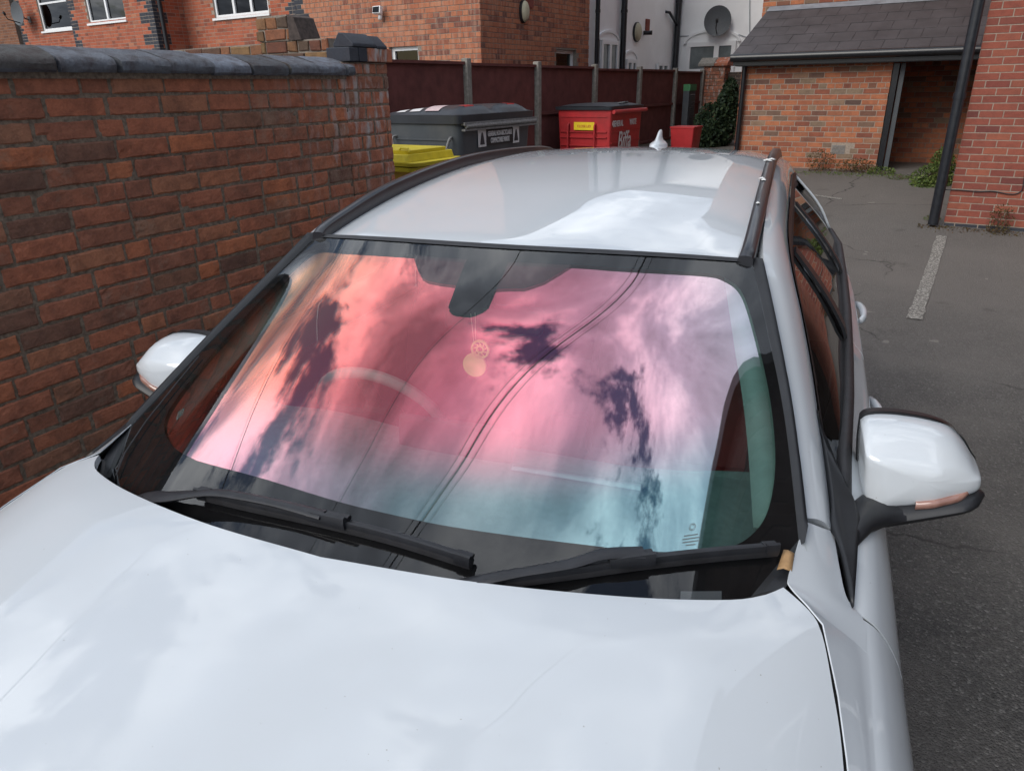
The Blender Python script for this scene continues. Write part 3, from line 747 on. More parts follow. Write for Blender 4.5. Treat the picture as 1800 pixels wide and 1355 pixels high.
    rail=g.build('roof_rail','rail_black',car,smooth=True,autos=60)
    if sg>0:
        lbl(rail,'roof rail with white bird droppings')
        rg=random.Random(4)
        for (yy,xx,s) in ((1.02,.562,.020),(1.05,.575,.013),(.62,.560,.013),(.60,.566,.009),(.32,.562,.006)):
            d=MB(); q=Rr[np.argmin(abs(Rr[:,1]-yy))]; c=np.array([xx,yy,q[2]+.0035]); n=12
            ring=[c+np.array([math.cos(a)*s*rg.uniform(.5,1.2),math.sin(a)*s*1.5*rg.uniform(.5,1.2),-.001-.3*abs(math.cos(a)*s)*.4]) for a in np.linspace(0,2*math.pi,n,endpoint=False)]
            d.add([c+np.array([0,0,.003])]+ring,[(0,1+i,1+(i+1)%n) for i in range(n)])
            d.build('bird_dropping','dropping',rail,smooth=True)
    # wing mirror
    mo=empty('wing_mirror',(.006 if sg>0 else .062,0,0),parent=car)
    out=np.array([(.803,1.140),(.812,1.153),(.835,1.161),(.87,1.164),(.92,1.160),(.955,1.147),(.980,1.120),(.998,1.088),(1.010,1.065),(1.008,1.042),(.975,1.027),(.93,1.011),(.88,.996),(.850,.986),(.835,.983),(.822,.990),(.812,1.03),(.805,1.09)])
    out[:,1]=np.where(out[:,1]>1.066,1.066+(out[:,1]-1.066)*.78,out[:,1])
    out=cr(np.concatenate([out,out[:1]]),np.linspace(0,len(out),73)[:-1])
    cc=np.array([.905,1.066])
    rings=[]
    for y,sx_,st,sb in ((-.262,.97,.93,.97),(-.27,1,.96,1),(-.30,.995,.93,1.),(-.325,.985,.86,.998),(-.345,.97,.74,.99),(-.358,.955,.60,.98),(-.364,.945,.52,.975),(-.369,.925,.47,.955),(-.374,.87,.42,.90),(-.379,.74,.34,.76),(-.383,.55,.24,.56),(-.385,.3,.12,.3),(-.386,.1,.04,.1)):
        r=[]
        for p in out:
            d=p-cc; q=cc+np.array([d[0]*sx_,d[1]*(st if d[1]>0 else sb)])
            yy=y+.05*max(0,(q[0]-.93))/.08*.45
            r.append((sg*q[0],yy,q[1]))
        rings.append(r)
    b=MB(); b.loft(rings,cap=True,flip=(sg<0)); b.build('mirror_cap','white_paint',mo,smooth=True,autos=60)
    b=MB(); b.loft([[(sg*(q[0]-.004),yy_,q[1]) for q in cc+(out-cc)*s_] for yy_,s_ in ((-.262,.985),(-.235,.95))],flip=sg<0); b.build('mirror_back','trim_black',mo,smooth=True,autos=50)
    # dark under-shell and arm
    low=[]
    for k in np.linspace(0,1,16):
        x=.818+(1.016-.818)*k; zt=.984+.058*k**1.15; th=.030*(1-.45*k)
        c=np.array([x,-.338,zt-th*.55]); yr=.070*(1-.35*k)*(1 if k<.8 else math.sqrt(max(.02,1-((k-.8)/.2)**2))); th*=(1 if k<.85 else math.sqrt(max(.04,1-((k-.85)/.15)**2)))
        low.append([(sg*(c[0]),c[1]+yr*math.cos(a),c[2]+th*math.sin(a)) for a in np.linspace(0,2*math.pi,14,endpoint=False)])
    b=MB(); b.loft(low,flip=sg<0)
    arm=[]
    for x,y,z,ry,rz in ((.765,-.47,.985,.085,.018),(.785,-.455,.988,.082,.020),(.805,-.43,.992,.074,.021),(.828,-.395,.992,.062,.020),(.86,-.36,.985,.052,.020),(.90,-.345,.99,.05,.018)):
        arm.append([(sg*x,y+ry*math.cos(a),z+rz*math.sin(a)) for a in np.linspace(0,2*math.pi,14,endpoint=False)])
    b.loft(arm,flip=sg<0); b.build('mirror_arm','trim_black',mo,smooth=True,autos=50)
    b=MB(); rows=[]
    for k in np.linspace(0,1,18):
        x=.902+(1.004-.902)*k; zb_=np.interp(x,[.88,.93,.975,1.008],[.997,1.012,1.028,1.046]); y=-.386+.022*max(0,(x-.93)/.08)+.052*max(0,(x-.965)/.045)**2
        rows.append([(sg*x,y+.010,zb_+.018),(sg*x,y,zb_+.016),(sg*x,y-.001,zb_+.004),(sg*x,y+.012,zb_-.001)])
    b.grid(rows,flip=sg>0); b.build('indicator','indicator_lens',mo,smooth=True)
    b=MB(); rr=[(sg*q[0],-.258,q[1]) for q in cc+(out-cc)*.9]; b.loft([rr,[(p[0],p[1]+.004,p[2]) for p in rr]],flip=sg>0); b.build('mirror_glass','house_glass',mo)
    b=MB(); rr1=[(sg*q[0],-.264,q[1]) for q in cc+(out-cc)*1.012]; rr0=[(sg*q[0],-.246,q[1]) for q in cc+(out-cc)*.985]; b.loft([rr1,rr0],cap=False,flip=sg<0); b.build('mirror_rim','trim_black',mo,smooth=True)
# ---- roof
rows=[]
for y,ze,xe in ((0,1.360,.552),(.06,1.371,.553),(.25,1.399,.555),(.5,1.426,.556),(.8,1.446,.557),(1.1,1.454,.558),(1.5,1.450,.560),(1.9,1.430,.563),(2.2,1.406,.567),(2.40,1.378,.572),(2.50,1.355,.575)):
    cr_=.020+.006*min(1,y/.5)
    r=[]
    for c in np.linspace(-1,1,13):
        yy=y-(.094*(1-c*c)**1.0 if y==0 else (.075*(1-c*c) if y==.06 else (.02*(1-c*c) if y==.25 else 0)))
        zz=ze+cr_*(1-abs(c)**2.2)
        if abs(c)==1: zz-=.010
        r.append((c*xe,yy,zz))
    rows.append(r)
P=surf(rows,61,70); b=MB(); b.grid(P,thick=.010); roof=b.build('roof','white_paint',car,smooth=True,autos=40)
# seam strip along the windscreen header
b=MB(); U=np.linspace(.03,.97,50); A=G(U,np.full(50,.985),.002); B_=G(U,np.full(50,1.),.003)+np.array([0,.006,.0]); b.grid([A,B_]); b.build('header_seal','seal_rubber',car,smooth=True)
# shark fin aerial
fin=[]
for z,ya,yb,wd in ((-.02,2.11,2.335,.046),(.003,2.115,2.33,.042),(.010,2.13,2.325,.034),(.020,2.17,2.315,.020),(.032,2.19,2.300,.015),(.046,2.215,2.298,.012),(.058,2.240,2.300,.010),(.066,2.262,2.304,.007),(.068,2.275,2.300,.003)):
    ring=[]
    for a in np.linspace(0,2*math.pi,20,endpoint=False):
        ca,sa=math.cos(a),math.sin(a); ring.append((wd*sa*(1-.25*ca),(ya+yb)/2+(yb-ya)/2*(-ca),1.443+z))
    fin.append(ring)
b=MB(); b.loft(fin,flip=True); b.build('roof_aerial','white_paint',roof,smooth=True,autos=50)
# ---- tail, nose, underbody, wheels
b=MB()
A=[]
for y,z,x in ((2.50,1.345,.56),(2.56,1.20,.66),(2.63,1.04,.74),(2.68,.92,.78),(2.69,.70,.80),(2.70,.45,.80),(2.62,.28,.78)):
    A.append([(c*x,y-.10*abs(c)**3,z) for c in np.linspace(-1,1,15)])
b.grid(surf(A,31,30),thick=.01); tg=b.build('tailgate','white_paint',car,smooth=True,autos=40)
b=MB(); A=[[(c*x,y-.10*abs(c)**3+.006,z) for c in np.linspace(-1,1,15)] for y,z,x in ((2.515,1.31,.52),(2.565,1.19,.60),(2.61,1.08,.66))]; b.grid(surf(A,21,8),thick=.004); b.build('rear_window','side_glass',tg,smooth=True)
b=MB()
A=[]
for y,z,x in ((-1.86,.80,.62),(-1.95,.74,.66),(-1.985,.66,.74),(-1.99,.50,.78),(-1.97,.32,.80),(-1.90,.22,.80)):
    A.append([(c*x*1.02,y+.20*abs(c)**3.2,z+(0.0)) for c in np.linspace(-1,1,21)])
b.grid(surf(A,41,24),thick=.01,flip=True); nose=b.build('front_bumper','white_paint',car,smooth=True,autos=40)
for sg in (-1,1):
    b=MB(); A=[[(sg*(.13+.10*math.cos(a)*r),-1.992-.01*r+.0,.64+.075*math.sin(a)*r) for a in np.linspace(0,2*math.pi,25)] for r in (1,.6,.01)]; b.grid(A); b.build('grille','trim_black',nose)
    b=MB(); A=[[(sg*(.56+.17*math.cos(a)*r),-1.93-.012*(1-r)+.035*math.cos(a)*r,.67+.06*math.sin(a)*r) for a in np.linspace(0,2*math.pi,25)] for r in (1,.6,.01)]; b.grid(A); b.build('headlight','house_glass',car)
    for ay in AX:
        wh=empty('wheel',(sg*.80,ay,.325),0,car)
        b=MB(); n=40; pr=[(.09,.20),(.105,.235),(.108,.29),(.09,.322),(0,.325),(-.09,.322),(-.108,.29),(-.105,.235),(-.09,.20)]
        A=[[(x,r*math.cos(a),r*math.sin(a)) for a in np.linspace(0,2*math.pi,n+1)] for x,r in pr]; b.grid(A); b.build('tyre','tyre',wh,smooth=True)
        b=MB(); b.tube([(sg*.07,0,0),(sg*.10,0,0)],.05,20)
        for k in range(5):
            a=2*math.pi*k/5
            b.obox((sg*.075,-.022*math.sin(a)-0,.0),V3(sg*.022,0,0),V3(0,.03*math.sin(a),-.03*math.cos(a)),V3(0,.21*math.cos(a),.21*math.sin(a)))
        b.tube([(-.08,0,0),(.09,0,0)],.21,32,cap=False); b.build('rim','alloy',wh,smooth=True,autos=40)
b=MB(); b.box((-.78,-1.8,.20),(.78,2.55,.26)); b.box((-.70,-1.75,.262),(.70,-.98,.70)); b.build('underbody','gap_dark',car)
# ---- cabin
rows=[]
for y,z in ((-1.0,.945),(-.88,.958),(-.70,.975),(-.52,.985),(-.40,.985),(-.32,.970),(-.27,.93),(-.25,.80),(-.24,.62)):
    rows.append([(c*(.70 if y>-.6 else .66),y+ (.16*abs(c)**2 if y<-.35 else 0),z-.02*abs(c)**3+(.028*math.exp(-((c+.5)/.26)**2) if -.55<y<-.28 else 0)) for c in np.linspace(-1,1,17)])
b=MB(); b.grid(surf(rows,49,40),thick=.01); dash=b.build('dashboard','dash_grey',car,smooth=True,autos=50)
b=MB(); b.obox((-.13,-.42,.985),V3(.27,0,0),V3(0,.02,0),V3(0,.01,.075)); b.build('display_screen','dash_dark',dash,bevel=.006)
b=MB(); b.grid([[(x,-.45+.0*x,.992),(x,-.44,1.0),(x,-.425,.992)] for x in np.linspace(.15,.42,8)]); b.build('dash_trim','alloy',dash,smooth=True)
for j in range(3):
    pass
sw=empty('steering_wheel',(-.355,-.10,.885),0,car); sw.rotation_euler=(R_(-62),0,0)
b=MB(); th2=np.linspace(0,2*math.pi,41)
A=[[((.185+.016*math.cos(p))*math.cos(a),(.185+.016*math.cos(p))*math.sin(a),.016*math.sin(p)) for p in np.linspace(0,2*math.pi,11)] for a in th2]; b.grid(A); b.build('rim','pillar_trim',sw,smooth=True)
b=MB(); b.tube([(0,0,-.03),(0,0,.015)],.062,20); b.obox((-.17,-.02,-.01),V3(.34,0,0),V3(0,.04,0),V3(0,0,.015)); b.obox((-.018,-.17,-.012),V3(.036,0,0),V3(0,.13,0),V3(0,0,.015)); b.build('hub','dash_dark',sw,smooth=True,autos=40)
def seat(x,y,w_,name='seat',bench=False):
    s=empty(name,(x,y,0),0,car)
    b=MB(); A=[]
    for yy,z in ((-.26,.50),(-.25,.56),(-.15,.585),(.10,.565),(.24,.56)):
        A.append([(c*w_,yy,z+.03*abs(c)**3) for c in np.linspace(-1,1,9)])
    b.grid(surf(A,17,12),thick=.14); b.build('cushion','red_leather',s,smooth=True,autos=50)
    b=MB(); A=[]
    for yy,z,k in ((.20,.56,1),(.25,.75,1),(.30,.92,1.),(.345,1.06,.86),(.36,1.12,.62),(.37,1.13,.3)):
        A.append([(c*w_*k,yy-.05*abs(c)**3,z) for c in np.linspace(-1,1,9)])
    b.grid(surf(A,17,20),thick=.10); b.build('backrest','red_leather',s,smooth=True,autos=50)
    for hx in ((-.0,) if not bench else (-.4,.4)):
        b=MB(); A=[]
        for z,k in ((1.135,.6),(1.16,.95),(1.22,1),(1.27,.85),(1.29,.45)):
            A.append([(hx+.13*k*math.cos(a),.375+.05*math.sin(a),z) for a in np.linspace(0,2*math.pi,17)[:-1]])
        b.loft(A,flip=False); b.build('headrest','red_leather',s,smooth=True,autos=60)
seat(-.36,.30,.25); seat(.36,.30,.25); seat(0,1.15,.62,'rear_seat',True)
b=MB(); A=[[(c*.56,y,z-.02*abs(c)**2) for c in np.linspace(-1,1,9)] for y,z in ((.06,1.33),(.5,1.395),(1.1,1.42),(1.8,1.40),(2.4,1.34))]; b.grid(surf(A,13,20),thick=.008,flip=True); b.build('headliner','headliner',car,smooth=True)
for sg in (-1,1):
    A=[]
    for a in np.linspace(.16,.99,20):
        q=G([.985 if sg>0 else .015],[a],-.03)[0]; A.append([q+V3(0,0,-.002),q+V3(-.052*sg,.012,-.012)])
    b=MB(); b.grid(A,flip=sg>0,thick=.01); b.build('pillar_trim','pillar_trim',car,smooth=True)
    b=MB(); A=[[(sg*(.74),y,z) for y in np.linspace(-.3,2.3,6)] for z in (.3,.98)]; b.grid(A,thick=.03,flip=sg<0); b.build('door_trim','red_leather',car)
b=MB(); b.obox((-.125,-.165,1.185),V3(.25,0,0),V3(0,.03,0),V3(0,.010,.065)); b.tube([(0,-.16,1.245),(0,-.18,1.30)],.012,10); b.build('rear_view_mirror','trim_black',car,bevel=.012,seg=3)
# ---- wipers (lie on the glass)
def onG(pts,off): return [G([u],[v],o if hasattr(off,'__len__') else off)[0] for (u,v),o in zip(pts,off if hasattr(off,'__len__') else [off]*len(pts))]
def wiper(armp,bladep,offa,offb,ra,conn,label):
    wo_=empty('wiper',parent=car); lbl(wo_,label)
    b=MB(); P=res(onG(armp,offa),30)
    b.tube(P,np.interp(np.linspace(0,1,30),[0,.35,.45,.8,1],ra),8,sq=(1.5,.6)); b.build('wiper_arm','wiper_black',wo_,smooth=True,autos=50)
    P=res(onG(bladep,offb),40); b=MB()
    n_=[]
    for i,p in enumerate(P):
        t_=P[min(i+1,39)]-P[max(i-1,0)]; t_/=np.linalg.norm(t_)
        up=V3(0,-.38,.92); side=np.cross(t_,up); side/=np.linalg.norm(side); up=np.cross(side,t_)
        n_.append([p+side*a+up*c for a,c in ((-.009,-.003),(-.0085,.003),(-.002,.0055),(.0005,.011),(.004,.011),(.0075,.004),(.009,-.003))])
    b.loft(n_,flip=False); 
    o=b.build('wiper_blade','wiper_black',wo_,smooth=True,autos=30)
    b=MB()
    b.loft([[q-V3(0,0,.006)+(q-P[i])*.0 for q in n_[i]]+[P[i]-V3(0,0,.016)] for i in range(40)],cap=True); b.build('rubber_strip','seal_rubber',o,smooth=True,autos=30)
    for a,z in ((0,2),(37,39)):
        b=MB(); b.loft([[P[i]+(q-P[i])*1.28 for q in n_[i]] for i in range(a,z+1)]); b.build('end_cap','wiper_black',o,smooth=True,autos=25)
    b=MB(); b.loft([[P[i]+(q-P[i])*k+V3(0,-.002,.006) for q in n_[i]] for i,k in zip(range(conn-3,conn+4),(1.0,1.15,1.3,1.35,1.35,1.45,1.45))])
    b.build('wiper_clip','wiper_black',o,smooth=True,autos=25)
wiper([(.235,.082),(.26,.095),(.295,.111),(.35,.148),(.388,.164),(.436,.176),(.482,.179)],[(.321,.142),(.393,.163),(.487,.178),(.559,.168),(.629,.139)],[.012,.02,.028,.036,.036,.034,.032],.020,[.014,.012,.008,.007,.009],19,'wiper on the left half of the glass, its thick arm rising from the bonnet edge')
wiper([(.600,.088),(.635,.104),(.667,.116),(.714,.128),(.744,.141),(.784,.141)],[(.645,.108),(.714,.124),(.785,.134),(.865,.131),(.952,.120)],[.02,.026,.03,.034,.034,.032],.020,[.009,.008,.007,.009,.010],18,'wiper on the right half of the glass, pointing at the pillar')
# washer hose line at the far pillar
b=MB(); b.tube(onG([(.035,.33),(.045,.25),(.06,.16),(.085,.10),(.12,.07)],.006),.0016,6); b.build('trim_wire','seal_rubber',car)
# things on or in the car that are not part of it
def carw(p): p=Vector(p); return car.matrix_basis@p
lf=empty('dry_leaf',tuple(Matrix.Translation((cx0,cy0,0))@Matrix.Rotation(CA,4,'Z')@Vector(G([.966],[.098],.006)[0])),CA)
b=MB(); A=[]
for k in np.linspace(0,1,7):
    w_=.013*(1-.25*k); A.append([(-w_+.006*k,-.024+.046*k,.002+.012*k+.004*k*k),(-.2*w_+.006*k,-.024+.046*k,.007+.012*k),(w_+.006*k,-.022+.043*k,.003+.012*k)])
b.grid(A,thick=.0006)
l0=b.build('leaf_blade','dead_leaf',lf,smooth=True); lf.scale=(.85,.8,.9)
tag(lf,'dry tan leaf scrap lodged in the lower right corner of the windscreen','leaf')
og=empty('hanging_ornament',tuple(Matrix.Translation((cx0,cy0,0))@Matrix.Rotation(CA,4,'Z')@Vector((-.030,-.2,1.213))),CA)
og.scale=(1.6,1.6,1.6)
tag(og,'gold medallion of two joined discs hanging on a cord behind the windscreen','car ornament')
def disc(cx_,cz_,r0,r1,n=40,th_=.002):
    b=MB(); a=np.linspace(0,2*math.pi,n+1)
    f=[[(cx_+r*math.cos(t_),y,cz_+r*math.sin(t_)) for t_ in a] for r,y in ((r0,-th_),(r1,-th_),(r1,th_),(r0,th_),(r0,-th_))]
    b.grid(f); return b
# scaled as hung: lower disc 34 mm, upper ring 30 mm
b=disc(0,-.062,.0005,.0165); b.build('disc','gold',og)
b=disc(0,-.062,.0165,.0185); 
for q in (disc(.010,-.036,.0115,.0145),disc(.010,-.036,.004,.0065)): b.add(q.v,q.f)
for k in range(9):
    a=2*math.pi*k/9; b.tube([(.010+.0065*math.cos(a),0,-.036+.0065*math.sin(a)),(.010+.0118*math.cos(a+.35),0,-.036+.0118*math.sin(a+.35))],.0009,6)
b.build('filigree','gold',og)
b=MB(); b.tube([(-.004,0,.03),(.000,0,-.026)],.0005,5); b.tube([(.004,0,.03),(.003,0,-.026)],.0005,5); b.build('cord','cord_pale',og)
# ============================================================ GROUND
def hz(x,y):
    t=min(max((y-7.6)/5.2,0),1); return .48*t*t*(3-2*t)
xs=np.concatenate([[-400,-60,-25],np.arange(-14,8.1,.5),[14,30,60,400]]); ys=np.concatenate([[-400,-60,-20],np.arange(-8,25,.5),[30,60,400]])
Gd=np.array([[(x,y,hz(x,y)+.006*math.sin(x*1.7+y)*math.cos(y*1.3)) for x in xs] for y in ys])
b=MB(); b.grid(Gd); tag(b.build('ground','asphalt',smooth=True),kind='structure',label='grey tarmac yard')
def ghz(x,y): return hz(x,y)+.006*math.sin(x*1.7+y)*math.cos(y*1.3)
def groundstrip(name,p0,p1,wd,mat,n=30,lift=.006):
    p0,p1=V3(*p0),V3(*p1); d=p1-p0; s=np.array([-d[1],d[0]])/np.linalg.norm(d[:2])*wd/2
    rg=random.Random(3); A=[]
    for k in np.linspace(0,1,n):
        q=p0+d*k; e=[rg.uniform(-.008,.008) for _ in range(2)]
        A.append([(q[0]+s[0]*f+np.sign(f)*e[0],q[1]+s[1]*f,ghz(q[0]+s[0]*f,q[1]+s[1]*f)+lift) for f in (-1,-.5,0,.5,1)])
    b=MB(); b.grid(A,flip=True); return b.build(name,mat,smooth=True)
tag(groundstrip('bay_line',(-.300,6.20),(-.350,9.28),.108,'road_paint',40),kind='structure')
tag(groundstrip('bay_line',(-2.02,10.62),(-1.62,10.50),.06,'road_paint',10),kind='structure')
# ============================================================ OLD BRICK WALL on the left, with bullnose coping and pier
wa=R_(-5.75); WU=V3(math.sin(wa),math.cos(wa),0); WN=V3(math.cos(-wa),math.sin(-wa),0); WD=2.65
def wp(s,off,z): return -WN*WD+WU*s+WN*off+V3(0,0,z)
lw=empty('brick_wall',tuple(wp(3.36,0,0))); tag(lw,'old weathered red brick wall with dark coping, running along the left beside the car','wall')
lw.location=(0,0,0)
S0,S1,SP=-5.6,3.245,3.625
b=MB(); ZB=1.80-24*.0765
bricks(b,wp(S0,0,ZB),WU,WN,S1-S0,24*.0765,cl=.235,ch=.0765,mj=.0105,pat='mixed',seed=7,rec=.0055,jit=.0035,rough=1)
bricks(b,wp(S1-.02,0.004,ZB),WU,WN,SP-S1+.02,25*.0765-.014,cl=.235,ch=.0765,mj=.0105,pat='mixed',seed=11,rec=.0055,jit=.003,rough=1,thick=.40)
# return face of the pier
bricks(b,wp(SP,-.40,ZB),WN,WU,.40,25*.0765-.014,cl=.235,ch=.0765,mj=.0105,pat='mixed',seed=12,rec=.008,jit=.003,rough=1,thick=.05)
b.build('brickwork',['old_brick','mortar_old','blue_brick'],lw)
b=MB(); rg=random.Random(5); s=S0
def cop(b,s0,s1,sk,hz_=0):
    A=[]
    pr=[(.0,1.797),(.030,1.797),(.040,1.806),(.043,1.822),(.038,1.836),(.022,1.847),(-.02,1.860),(-.07,1.874),(-.115,1.886),(-.135,1.888),(-.155,1.884),(-.26,1.85),(-.29,1.83),(-.29,1.80)]
    for k in np.linspace(0,1,5):
        r=[]
        for o,z in pr:
            sk_=sk*o*6 if o>0 else sk*o*3
            r.append(wp(s0+(s1-s0)*k+sk_,o+rg.uniform(-.0015,.0015),z+hz_+rg.uniform(-.0015,.0015)))
        A.append(r)
    b.loft(A,flip=True)
while s<S1+.02:
    l=rg.uniform(.205,.225); cop(b,s+.004,min(s+l-.004,S1+.035),rg.uniform(-.08,.05),rg.uniform(-.004,.004)); s+=l
b.build('coping','coping_blue',lw,smooth=True,autos=35)
b=MB(); b.obox(wp(S0,-.27,1.78),WU*(S1-S0),WN*.28,V3(0,0,.055)); b.build('mortar_bed','mortar_old',lw)
# pier cap: projecting brick course and two saddle blocks
b=MB()
for s0,s1,mt in ((3.27,3.345,1),(3.35,3.42,1),(3.425,3.53,0),(3.535,3.645,0)):
    b.obox(wp(s0,-.13,1.866),WU*(s1-s0),WN*.155,V3(0,0,.068),mt)
b.build('cap_course',['old_brick','blue_brick'],lw,bevel=.005)
b=MB()
for s0,s1,dz in ((3.30,3.50,-.014),(3.506,3.60,-.020)):
    pr=[(.028,1.950),(.028,1.966),(-.030,2.018),(-.065,2.020),(-.105,1.966),(-.105,1.950)]
    b.loft([[wp(sx,o,z+dz) for o,z in pr] for sx in (s0,s1)],flip=True)
b.build('saddle_block','blue_brick',lw,bevel=.006)
# ============================================================ stepped garden wall behind the pier
YR=3.75; sw_=empty('garden_wall'); tag(sw_,'stepped lichen-yellow brick wall rising behind the coping of the near wall','wall')
p=at(598,66,YR); zt=p[2]; xr=p[0]-.10; xl=at(385,82,YR)[0]-.6; zl=at(430,80,YR)[2]
xm0=at(455,40,YR)[0]; xm1=at(512,30,YR)[0]; zm=at(480,29,YR)[2]; xs1=at(535,66,YR)[0]
b=MB()
bricks(b,(xl,YR,zl-.076*24),(1,0,0),(0,-1,0),xm0-xl,.076*24,cl=.22,ch=.076,mj=.013,pat='mixed',seed=21,rec=.01,jit=.004,bev=.006)
bricks(b,(xm0,YR-.02,zt-.076*24),(1,0,0),(0,-1,0),xr-xm0,.076*24,thick=.1,cl=.22,ch=.076,mj=.013,pat='mixed',seed=22,rec=.01,jit=.004,bev=.006)
b2=MB(); bricks(b2,(xm0-.01,YR-.03,zt),(1,0,0),(0,-1,0),xm1-xm0,zm-zt,cl=.22,ch=.076,mj=.013,pat='mixed',seed=23,rec=.01,jit=.005,bev=.006)
b.add(b2.v,b2.f); b.mi[-len(b2.f):]=b2.mi
b.build('brickwork',['yellow_old_brick','mortar_grey','blue_brick'],sw_)
b=MB(); b.loft([[(x,y,z) for x,z in ((xm1-.012,zt),(xs1,zt),(xm1+.05,zm-.02),(xm1-.012,zm))] for y in (YR-.03,YR+.15)],flip=True); b.build('mortar_haunch','tyre',sw_)
MATS['haunch']=simple('haunch',(.06,.045,.04),.95,var=.4,scale=40,bump=.8); sw_.children[-1].data.materials[0]=MATS['haunch']
# ============================================================ FENCE
fx=-6.2; fe=empty('timber_fence',(fx,8.4,0)); tag(fe,'maroon close-board timber fence with concrete posts behind the bins','fence')
PY=[6.2,8.40,10.22,12.15,14.06,15.95,17.68]
fz=lambda y: 2.045-.006*(y-8)
rg=random.Random(9)
for i,y in enumerate(PY):
    b=MB(); b.obox((.0,y-8.4-.05,hz(fx,y)-.1),V3(.10,0,0),V3(0,.10,0),V3(0,0,fz(y)+.045-hz(fx,y)+.1)); b.build('concrete_post','concrete',fe,bevel=.012)
for ya,yb in zip(PY,PY[1:]):
    b=MB(); n=14; w_=(yb-ya-.10)/n; z0=max(hz(fx,ya),hz(fx,yb))+.10; sag=rg.uniform(.0,.02)
    for k in range(n):
        y=ya+.05+k*w_-8.4; zt_=fz(ya)-sag*math.sin(math.pi*k/n)
        b.obox((.02+.0,y,z0),V3(.012,w_*1.1,0),V3(-.012,0,0),V3(0,0,zt_-z0-.03))
    L_=yb-ya-.10
    b.obox((.012,ya+.05-8.4,fz(ya)-.035-sag),V3(.055,0,0),V3(0,L_,0),V3(0,0,.035))
    b.build('fence_panel','fence_wood',fe)
    b=MB()
    for zz in ((z0+fz(ya))/2+.02,z0+.04): b.obox((.034,ya+.05-8.4,zz),V3(.03,0,0),V3(0,L_,0),V3(0,0,.045))
    b.build('rail','fence_wood',fe)
    b=MB(); b.obox((.01,ya+.05-8.4,z0-.25),V3(.045,0,0),V3(0,L_,0),V3(0,0,.27)); b.build('gravel_board','concrete',fe)
# ============================================================ BINS
def rbox(z0,z1,a0,a1,b0,b1,r=.06,taper=.05,n=5):
    rings=[]
    for z,tp in ((z0,taper),(z1,0)):
        x0,x1,y0,y1=a0+tp,a1-tp,b0+tp,b1-tp; ring=[]
        for cx_,cy_,s in ((x1-r,y0+r,-90),(x1-r,y1-r,0),(x0+r,y1-r,90),(x0+r,y0+r,180)):
            for k in range(n):
                a=R_(s+90*k/(n-1)); ring.append((cx_+r*math.cos(a),cy_+r*math.sin(a),z))
        rings.append(ring)
    return rings
gx0,gx1,gy0,gy1=-5.46,-4.50,5.98,7.36; gb=empty('waste_bin',(0,0,0)); tag(gb,'grey four-wheeled waste bin with dark domed lid and white COMPACTABLE WASTE lettering','bin','commercial waste bins by the fence')
b=MB(); b.loft(rbox(.22,1.43,gx0,gx1,gy0,gy1,.08,.07),cap=True)
for z in (.92,.80): # shallow ribs
    b.obox((gx0+.14,gy0+.035,z),V3(.30,0,0),V3(0,-.014,0),V3(0,0,.018)); b.obox((gx0+.56,gy0+.035,z),V3(.26,0,0),V3(0,-.014,0),V3(0,0,.018))
b.obox((gx0+.12,gy0+.012,1.24),V3(.72,0,0),V3(0,-.012,0),V3(0,0,.014))
b.obox((gx1-.034,gy0+.1,.98),V3(.012,0,0),V3(0,gy1-gy0-.2,0),V3(0,0,.014))
b.build('body','bin_grey',gb,smooth=True,autos=30)
b=MB(); b.loft([[(x,y,z) for x,y,z in r] for r in rbox(1.40,1.48,gx0-.03,gx1+.03,gy0-.03,gy1+.03,.07,.008)])
dome=[]
for k in np.linspace(0,1,13):
    x=gx0+.02+(gx1-gx0-.03)*k; h=.028+.055*math.sin(min(1,k*1.15)*math.pi*.62)**1.2 if k<.93 else .07*(1-k)/.07*.8
    r=[]
    for c in np.linspace(-1,1,19):
        y=(gy0+gy1)/2+(gy1-gy0-.02)/2*c; e=(1-abs(c)**8)
        dip=1-.55*math.exp(-((c)/.13)**2)*(1 if k>.55 else 0)
        r.append((x,y,1.482+h*e*dip))
    dome.append(r)
b.grid(surf(dome,37,30)); lid=b.build('lid','bin_lid',gb,smooth=True,autos=45)
b=MB()
for c,k,w_,h_ in ((0,0,0,0),):
    pass
def domez(x,y):
    k=(x-gx0-.02)/(gx1-gx0-.03); h=.028+.055*math.sin(min(1,k*1.15)*math.pi*.62)**1.2 if k<.93 else .07*(1-k)/.07*.8
    c=(y-(gy0+gy1)/2)/((gy1-gy0-.02)/2); return 1.482+h*(1-abs(c)**8)*(1-.55*math.exp(-((c)/.13)**2)*(1 if k>.55 else 0))
def domelabel(x0,x1,y0,y1,mat,name):
    b=MB(); b.grid([[(x,y,domez(x,y)+.006) for x in np.linspace(x0,x1,8)] for y in np.linspace(y0,y1,6)]); return b.build(name,mat,lid)
domelabel(-4.96,-4.78,6.03,6.20,'label_pale','warning_label'); domelabel(-5.34,-5.22,6.03,6.12,'label_white','warning_label'); domelabel(-5.16,-5.02,6.03,6.10,'label_white','warning_label')
domelabel(-4.66,-4.575,6.20,6.36,'label_red','red_label'); domelabel(-4.66,-4.575,6.98,7.12,'label_red','red_label')
b=MB()
b=MB(); b.tube([(gx1+.03,gy0+.08,1.375),(gx1+.03,gy1+.03,1.375)],.022,8); b.obox((gx1-.01,gy0+.05,1.383),V3(.05,0,0),V3(0,gy1-gy0,0),V3(0,0,.03)); b.obox((gx1-.01,gy0+.06,1.33),V3(.045,0,0),V3(0,gy1-gy0-.02,0),V3(0,0,.02)); b.build('lifting_bar','galv',gb,smooth=True,autos=40)
